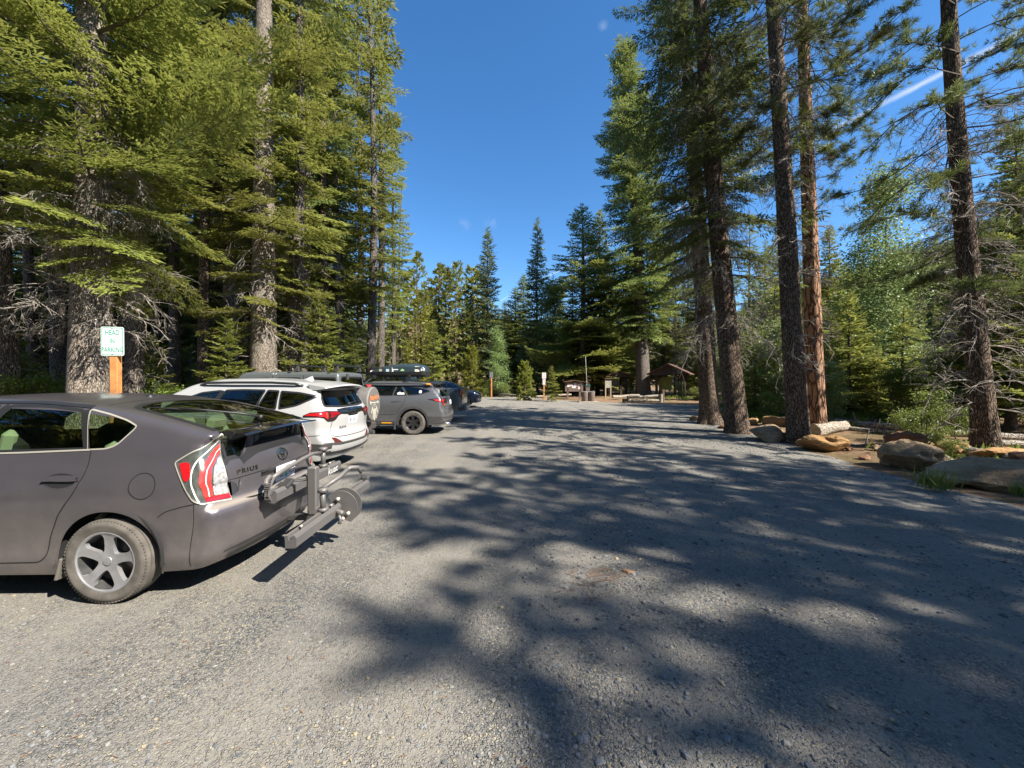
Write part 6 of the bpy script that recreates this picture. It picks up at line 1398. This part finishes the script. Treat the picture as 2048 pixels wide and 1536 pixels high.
spruce_lit=make_tree('spruce',18,30.5,.50,5.0,3.3,1,'spruce',260,bark_grey,mid_leaf,.42,.14,(3,8,20,1.0,4,1.2),.2,.3,.3,.05,.25)
pine_a=make_tree('pine',19,24,.245,8.2,2.4,0,'pine',105,bark_dark,pine_leaf,.4,.03,(2.0,13,130,.95,9,1.6),.35,.5,.35,.1,.25)
pine_o=make_tree('pine',20,25,.265,8.8,2.4,0,'pine',105,bark_pine,pine_leaf,.4,.03,(3.0,9,70,.9,7,1.4),.35,.5,.35,.1,.2)
pine_r=make_tree('pine',21,20,.19,3.6,2.3,0,'pine',90,bark_dark,pine_leaf,.35,.04,(.8,8,120,1.3,10,1.3),.35,.6,.35,.12,.25)
spr_far=[make_tree('spruce',30+i,20,.2,.8,2.9+.3*i,2,'fir',190,bark_grey,[blue_leaf,mid_leaf,fir_leaf][i],.82,.06,None,.25,.3,.3,.03) for i in range(3)]
spr_mid=[make_tree('spruce',35+i,17,.22,1.0,3.5,1,'fir',170,bark_grey,[fir_leaf,mid_leaf][i],.75,.10,None,.25,.3,.3,.05) for i in range(2)]
yp=[make_tree('pine',40+i,14,.14,1.5+i,1.9,2,'ypine',110,bark_dark,ypine_leaf,.6,.02,None,.6,.6,.35,.06) for i in range(2)]
youngfir=make_tree('fir',45,5.5,.07,.25,1.45,1,'fir',70,bark_grey,fir_leaf,.8,.04,None,.35,.4,.35,.03,.1)
youngpine=make_tree('pine',46,3.2,.05,.1,1.15,1,'ypine',60,bark_grey,ypine_leaf,.8,.0,None,.7,.3,.3,.02,.1)
aspen=make_broadleaf(50,11,.10,1.1,2.3,400,44,.105,aspen_leaf,bark_aspen,1,.45,True)
aspen_far=make_broadleaf(51,10,.11,.8,2.3,240,60,.13,aspen_leaf,bark_aspen,2,.8)
thicket=[make_broadleaf(52+i,4.4+i*.9,.05,.35,1.9,170,40,.105,aspen_leaf if i else bush_leaf,bark_aspen,4,.7) for i in range(3)]
bush=[make_broadleaf(56+i,1.15+.3*i,.02,.05,.75,70,40,.055,bush_leaf,bark_grey,5,.6) for i in range(2)]
CT=dict(near='big firs beside the parked cars',left='slim conifers in the shaded wood behind the parked cars',deep='conifers deep in the dark wood on the left')
def T(name,label,cat,parts,px,d,s=1.0,rz=None,lean=(0,0),group=None):
    x=at(px,d); rz=random.uniform(0,6.28) if rz is None else rz
    return plant(name,label,cat,parts,x,d,rz,s,lean,group,float(ground_z(x,d))-.02)
random.seed(3)
# left side, near
T('fir_tree','massive pale-barked fir behind the HEAD IN PARKING sign, bare curled twigs round its base','tree',fir_big,172,9.3,1.0,1.0,(-.010,0),CT['near'])
T('fir_tree','stout fir with broad yellow-green sprays rising behind the white crossover','tree',fir_tall,528,14.5,1.0,2.1,(.004,0),CT['near'])
T('fir_tree','slender grey fir close beside the stout fir behind the white crossover','tree',fir_b,583,15.5,1.0,.4,(-.004,0),CT['near'])
T('fir_tree','shaded fir trunk between the road sign and the dark straight trunk','tree',fir_c,264,12.8,1.15,2.0,(0,0),CT['near'])
T('fir_tree','shaded fir trunk at the left edge of the wood, left of the massive fir','tree',fir_b,20,12.0,1.2,4.0,(0,0),CT['near'])
T('pine_tree','straight dark slim trunk standing alone between the sign and the stout fir','tree',lodge,404,16,1.0,1.2,(.002,0))
T('fir_tree','fir with drooping dead twigs just left of the stout fir','tree',fir_c,469,16.5,1.15,3.0,(0,0),CT['near'])
T('young_fir','young fir with flat bright sprays in front of the trunks behind the off-roader','tree',youngfir,640,15.5,1.0)
for px,d,p,s_ in((690,21,fir_c,1.0),(738,21.5,fir_b,1.0),(716,25,fir_c,1.05),(760,27,fir_b,1.0),(600,19,fir_c,1.0),(655,20,lodge,1.0),(622,24,fir_b,.95),(786,31,fir_c,.85),(560,23,fir_b,1.0),(497,22,lodge,1.0),(437,24,fir_b,1.1),(350,19,fir_c,1.1),(310,24,fir_b,1.1),(225,18,fir_b,1.1),(120,17,fir_b,1.15),(70,20,lodge,1.1),(-60,15,fir_c,1.2),(-150,11,fir_b,1.2),(385,26,fir_c,1.0),(803,36,fir_c,.75)):
    T('fir_tree','slim conifer trunk in the shaded wood behind the row of parked cars','tree',p,px,d,s_*random.uniform(.93,1.05),None,(random.uniform(-.01,.01),0),CT['left'])
for i in range(90):
    d=random.uniform(22,62); px=random.uniform(-330,745-(62-d)*1.0)
    T('fir_tree','shadowy conifer deep in the wood on the left','tree',random.choice((fir_b,fir_c,spr_far[1],spr_mid[1],spr_mid[1])),px,d,random.uniform(.85,1.15),None,(0,0),CT['deep'])
for px,d,s_ in((452,13.5,.7),(705,19,.8),(742,24,.9),(300,14,.6),(560,17.5,.6),(20,15,.8)):
    T('young_fir','low young fir among the trunks behind the parked cars','tree',youngfir,px,d,s_,None,(0,0),'young firs under the big trees on the left')
# centre, far treeline
def far(name,label,parts,px,top,d,hp,wx=1.0,group='treeline beyond the far end of the lot'):
    H=1.66+(760-top)*d/770; s_=H/hp; x=at(px,d); return T(name,label,'tree',parts,px,d,(s_*wx,s_*wx,s_),None,(0,0),group)
far('spruce_tree','tall blue-green spruce with a bare spire, left of the gap in the far treeline',spr_far[0],975,455,42,20,.95)
far('spruce_tree','tall blue-green spruce with a thin pointed spire, right of the gap in the far treeline',spr_far[0],1075,437,44,20,.85)
far('fir_tree','broad bright-green fir directly behind the small information board',spr_mid[0],1163,412,39,17,1.4)
far('spruce_tree','narrow spruce partly hidden behind the broad bright-green fir',spr_far[1],1196,420,42,20,1.0)
far('pine_tree','pale yellow-green pine nearest the left wood in the far treeline',yp[0],833,512,40,14,1.1)
far('pine_tree','dark-trunked pine at the middle of the yellow-green pines',yp[1],914,530,42,14,1.0)
for k,(px,top,d) in enumerate(((878,548,47),(895,556,50),(942,548,50),(860,590,46),(955,560,54),(812,560,42),(930,590,44),(845,600,36),(795,600,40))): far('pine_tree','yellow-green young pine in the far treeline left of the tall blue-green spruces',yp[k%2],px,top-12,d,14,1.4)
for k,(px,top,d) in enumerate(((1045,557,50),(1030,580,52),(1120,560,48),(1010,610,56),(1145,600,44),(1215,520,46))): far('spruce_tree','green conifer filling the far treeline beside the tall spruces',[spr_far[1],spr_mid[1]][k%2],px,top-8,d,[20,17][k%2],1.25)
for px,top,d in((1096,560,42),(1000,660,38),(1122,660,39)): far('aspen_tree','leafy aspen at the foot of the far treeline',aspen_far,px,top,d,10,.9)
far('young_pine','small bushy yellow-green pine between the two orange sign posts',youngpine,1050,728,31.5,3.2,.95)
far('young_fir','small pointed fir just right of the orange post with red and white signs',youngfir,1104,730,30,5.5,.95)
far('young_fir','young fir behind the pickup at the end of the parked row',youngfir,868,640,35,5.5,.8)
far('young_pine','low bushy pine behind the dark blue crossover',youngpine,945,700,38,3.2,.9)
# centre right
far('spruce_tree','towering shaggy spruce on a bare thick trunk behind the log crib',spruce_lit,1287,88,36.5,30.5,1.2).rotation_euler=(0,-.058,0)
for k,(px,top,d) in enumerate(((1235,560,48),(1262,500,52),(1325,420,46),(1350,520,38),(1375,480,50),(1410,450,42),(1450,500,38),(1500,420,44),(1530,480,34),(1560,430,40),(1340,600,55),(1390,600,58),(1600,520,36),(1655,450,27),(1690,520,42))): far('fir_tree','mid-green conifer standing among the trees behind the shelters',[spr_mid[0],spr_far[2],spr_mid[1],fir_c][k%4] if k!=13 else spr_far[2],px,top,d,[17,20,17,26][k%4] if k!=13 else 20,.9 if k%4!=3 else 1.2,'conifers behind the shelters and right of them')
# right side, near
T('spruce_tree','first big dark trunk at the gravel edge, its root flare reaching the gravel','tree',spruce_hang,1421,14.6,1.0,.8,(-.075,0))
T('spruce_tree','second big dark trunk at the gravel edge, broad and straight-based','tree',spruce_hang2,1475,12.1,1.0,2.6,(-.072,0))
T('pine_tree','dark leaning pine trunk directly in front of the orange-barked pine','tree',pine_a,1598,10.15,1.0,.3,(-.082,0))
T('pine_tree','orange-barked pine close behind the dark leaning trunk','tree',pine_o,1634,13.2,1.0,4.4,(-.055,0))
T('pine_tree','slim pine hung with dead twigs at the right end of the lot','tree',pine_r,1976,8.3,1.0,1.9,(-.055,0))
T('aspen_tree','slender aspen with an airy pointed crown standing clear against the hill','tree',aspen,1768,19,1.08,.5)
for k,(px,d,s_) in enumerate(((1520,19,.95),(1560,17,.8),(1675,20,.8),(1735,22,.8),(1800,19,.62),(1880,17,.5),(1930,20,.65),(2035,18,.9),(1500,24,1.2),(1650,26,1.1),(1610,22,1.0),(1455,21,.7),(1790,15,.45),(1665,15,.45),(1840,20,.6))):
    T('leafy_thicket','multi-stemmed leafy thicket beyond the fallen logs on the right','shrub',thicket[k%3],px,d,s_,None,(0,0),'leafy thickets beyond the fallen logs')
for k,(px,d,s_) in enumerate(((1925,14,.42),(2022,12.3,.55),(2070,13,.6),(1590,28,.6),(1640,25,.42),(1700,27,.45),(1745,24,.36),(1815,25,.28),(1850,28,.30),(1715,21,.30),(1885,23,.25),(2030,22,.9))):
    T('fir_tree','dark shaggy conifer on the right behind the slim pine','tree',[spr_mid[1],spr_mid[0]][k%2],px,d,s_,None,(0,0),'dark conifers at the right end of the lot')
T('pine_tree','pine with long needles leaning in at the far right edge','tree',pine_r,2110,12.2,1.1,3.9,(-.03,0))
for k,(px,d,s_) in enumerate(((1822,9.9,.62),(1850,9.3,.6),(1905,7.8,.3),(1870,11,.85),(1940,10,.7))):
    T('low_bush','low yellowish bush growing between the boulders and fallen logs','shrub',bush[k%2],px,d,s_,None,(0,0),'low bushes between the boulders and logs')
for k,(px,d,s_) in enumerate(((1010,37.5,.9),(975,38,1.1),(1000,39,1.3),(905,40,1.5),(870,38,1.4),(1255,40,.9),(940,40,1.3),(1480,20,.9),(1540,15.5,.9),(1360,32,.9),(1395,30,.8))):
    T('low_bush','low green bush beside the far edge of the lot','shrub',bush[k%2],px,d,s_,None,(0,0),'low bushes along the far edge')
for k,(px,d,s_) in enumerate(((60,11.5,1.3),(-20,12,1.4),(100,12.5,1.2),(270,15,1.3),(330,13.5,1.1),(-120,11,1.3),(420,19,1.4),(680,23,1.3),(560,21,1.3))):
    T('low_bush','leafy bush in the shade under the firs on the left','shrub',bush[k%2],px,d,s_,None,(0,0),'bushes under the firs on the left')
for k,(px,d,s_) in enumerate(((1672,18,.8),(1700,17,1.0),(1728,19,.75),(1752,16.5,.55),(1805,17.5,.9),(1838,21,.8),(1862,18,.6),(1905,19,.8),(1690,23,1.5),(1825,15.5,.45),(1885,22,.75),(1945,17,.8),(1548,21,1.2),(1510,17.5,.7))):
    T('young_fir','pointed young fir among the thickets beyond the fallen logs','tree',youngfir,px,d,s_,None,(0,0),'pointed young firs beyond the fallen logs')
# behind and beside the camera: trees whose shade falls across the lot
def S(parts,x,y,s_=1.0,rz=0): return plant('conifer','tall conifer on the right side of the lot beyond the view','tree',parts,x,y,rz,s_,(0,0),'trees at the right side beyond the view',float(ground_z(x,y))-.02)
SH=[(pine_o,17,-7.6,.76,1),(pine_a,15,-4.5,.78,2),(pine_o,13,-1.85,.69,3),(pine_a,12,1.0,.57,4),(pine_a,12,3.2,.60,5),(spruce_lit,20,-9.6,.62,2),(pine_o,18.6,-6.0,.74,2),(fir_b,18,-2.9,.56,1),(fir_c,17,.5,.60,5),(pine_a,15.2,-1.5,.68,1),(pine_o,14.5,2.0,.60,0),(pine_a,21,-3.6,.85,0),(pine_a,16.2,-6.6,.66,3),(pine_a,19.5,-7.9,.80,1),(pine_o,17,-3.0,.62,3)]
SH+=[(spruce_hang,16.6,-6.5,.65,1),(spruce_hang2,15.4,-3.9,.60,2),(spruce_hang,14.6,-2.0,.62,3),(spruce_hang2,19.5,-8.2,.66,4)]
for k in range(22): SH.append((random.choice((fir_b,fir_c,spr_mid[0],lodge)),random.uniform(-26,24),random.uniform(-30,-13),random.uniform(.8,1.1),k))
for k in range(16): SH.append((random.choice((fir_b,spr_mid[1],spr_mid[0])),random.uniform(-17,9),random.uniform(-17,-8.5),random.uniform(1.0,1.3),k))
for k in range(7): SH.append((random.choice((fir_b,fir_c,spr_mid[0])),random.uniform(-22,-11),random.uniform(-11,1),random.uniform(.8,1.1),k))
for p,x,y,s_,rz in SH: S(p,x,y,s_,rz)
# wooded hillside far off on the right and behind the treeline
rh=np.random.default_rng(8); n=5200; az=np.radians(np.concatenate([rh.uniform(24,62,3800),rh.uniform(-28,24,1400)])); rr=np.concatenate([rh.uniform(95,315,3800),rh.uniform(110,300,1400)]); x=rr*np.sin(az); y=rr*np.cos(az); z=hills(x,y)
den=np.sin(x*.045+1)+np.sin(y*.06+x*.02); keep=rh.random(n)<np.clip(.62+.3*den,.08,1); x,y,z=x[keep],y[keep],z[keep]; n=len(x); h=rh.uniform(7,15,n); K=58
f=np.tile(np.linspace(.04,1,K),(n,1)); a=rh.uniform(0,6.28,(n,K)); R0=h[:,None]*.20*(1-f)**.8*rh.uniform(.5,1.2,(n,K)); P=np.stack([x[:,None]+0*f,y[:,None]+0*f,z[:,None]-.3+f*h[:,None]],2).reshape(-1,3); D=np.stack([np.cos(a),np.sin(a),np.full(a.shape,-.35)],2).reshape(-1,3); D/=np.linalg.norm(D,axis=1)[:,None]
Q=kites(P,D,(R0*.85+.25).ravel(),(R0+.35).ravel(),rh.uniform(-.5,.5,n*K)).reshape(-1,3); tp=np.repeat(np.repeat(rh.random(n)**2,K),4)
hill_leaf=leaf_mat('hill_trees',(.06,.085,.025),(.13,.16,.04),(.21,.22,.06),.3,scale=.02); o=npmesh('hill_forest',Q,np.arange(len(Q)).reshape(-1,4),hill_leaf,attr={'tip':tp}); tag(o,'distant conifer wood covering the hillside',None,None,'stuff')
# brush cover of the hill ground and undergrowth near the lot
n=26000; az=np.radians(rh.uniform(24,60,n)); rr=rh.uniform(60,310,n); x=rr*np.sin(az);y=rr*np.cos(az);z=hills(x,y); D=rh.normal(0,1,(n,3)); D[:,2]=np.abs(D[:,2])+.2; D/=np.linalg.norm(D,axis=1)[:,None]; s_=rh.uniform(.8,2.6,n); Q=kites(np.stack([x,y,z-.1],1),D,s_*.9,s_,rh.uniform(-1,1,n)).reshape(-1,3)
o=npmesh('hill_brush',Q,np.arange(len(Q)).reshape(-1,4),leaf_mat('hill_brush',(.12,.13,.03),(.24,.23,.06),(.30,.27,.08),.3,scale=.03),attr={'tip':np.repeat(rh.random(n),4)}); tag(o,'yellow-green brush on the hillside',None,None,'stuff')
def under_region():
    out=[]
    for (x0,x1,y0,y1,n) in((9.5,16,13.6,22,2600),(9,30,16,24,6000),(-28,-9.6,3,32,9000),(-16,3,40,48,3500),(12,20,30,38,700),(8.2,14,4,9,700)):
        out.append(np.stack([rh.uniform(x0,x1,n),rh.uniform(y0,y1,n)],1))
    P=np.concatenate(out); P=P[~pip(P,lp)]; c=np.sin(P[:,0]*1.3+np.sin(P[:,1]*.9)*1.5)+np.sin(P[:,1]*1.1+1); return P[rh.random(len(P))<np.clip(.35+.45*c,.03,1)]
P=under_region(); n=len(P); z=ground_z(P[:,0],P[:,1]); k=9; PP=np.repeat(np.column_stack([P,z-.01]),k,0)+np.column_stack([rh.normal(0,.10,(n*k,2)),np.zeros(n*k)]); D=rh.normal(0,.45,(n*k,3)); D[:,2]=rh.uniform(.5,1.2,n*k); D/=np.linalg.norm(D,axis=1)[:,None]; L=rh.uniform(.08,.34,n*k); Q=kites(PP,D,L*.28,L,rh.uniform(-1.5,1.5,n*k)).reshape(-1,3)
o=npmesh('undergrowth',Q,np.arange(len(Q)).reshape(-1,4),bush_leaf,attr={'tip':np.repeat(rh.random(n*k)**2,4)}); tag(o,'grass and low leafy plants on the forest floor',None,None,'stuff')
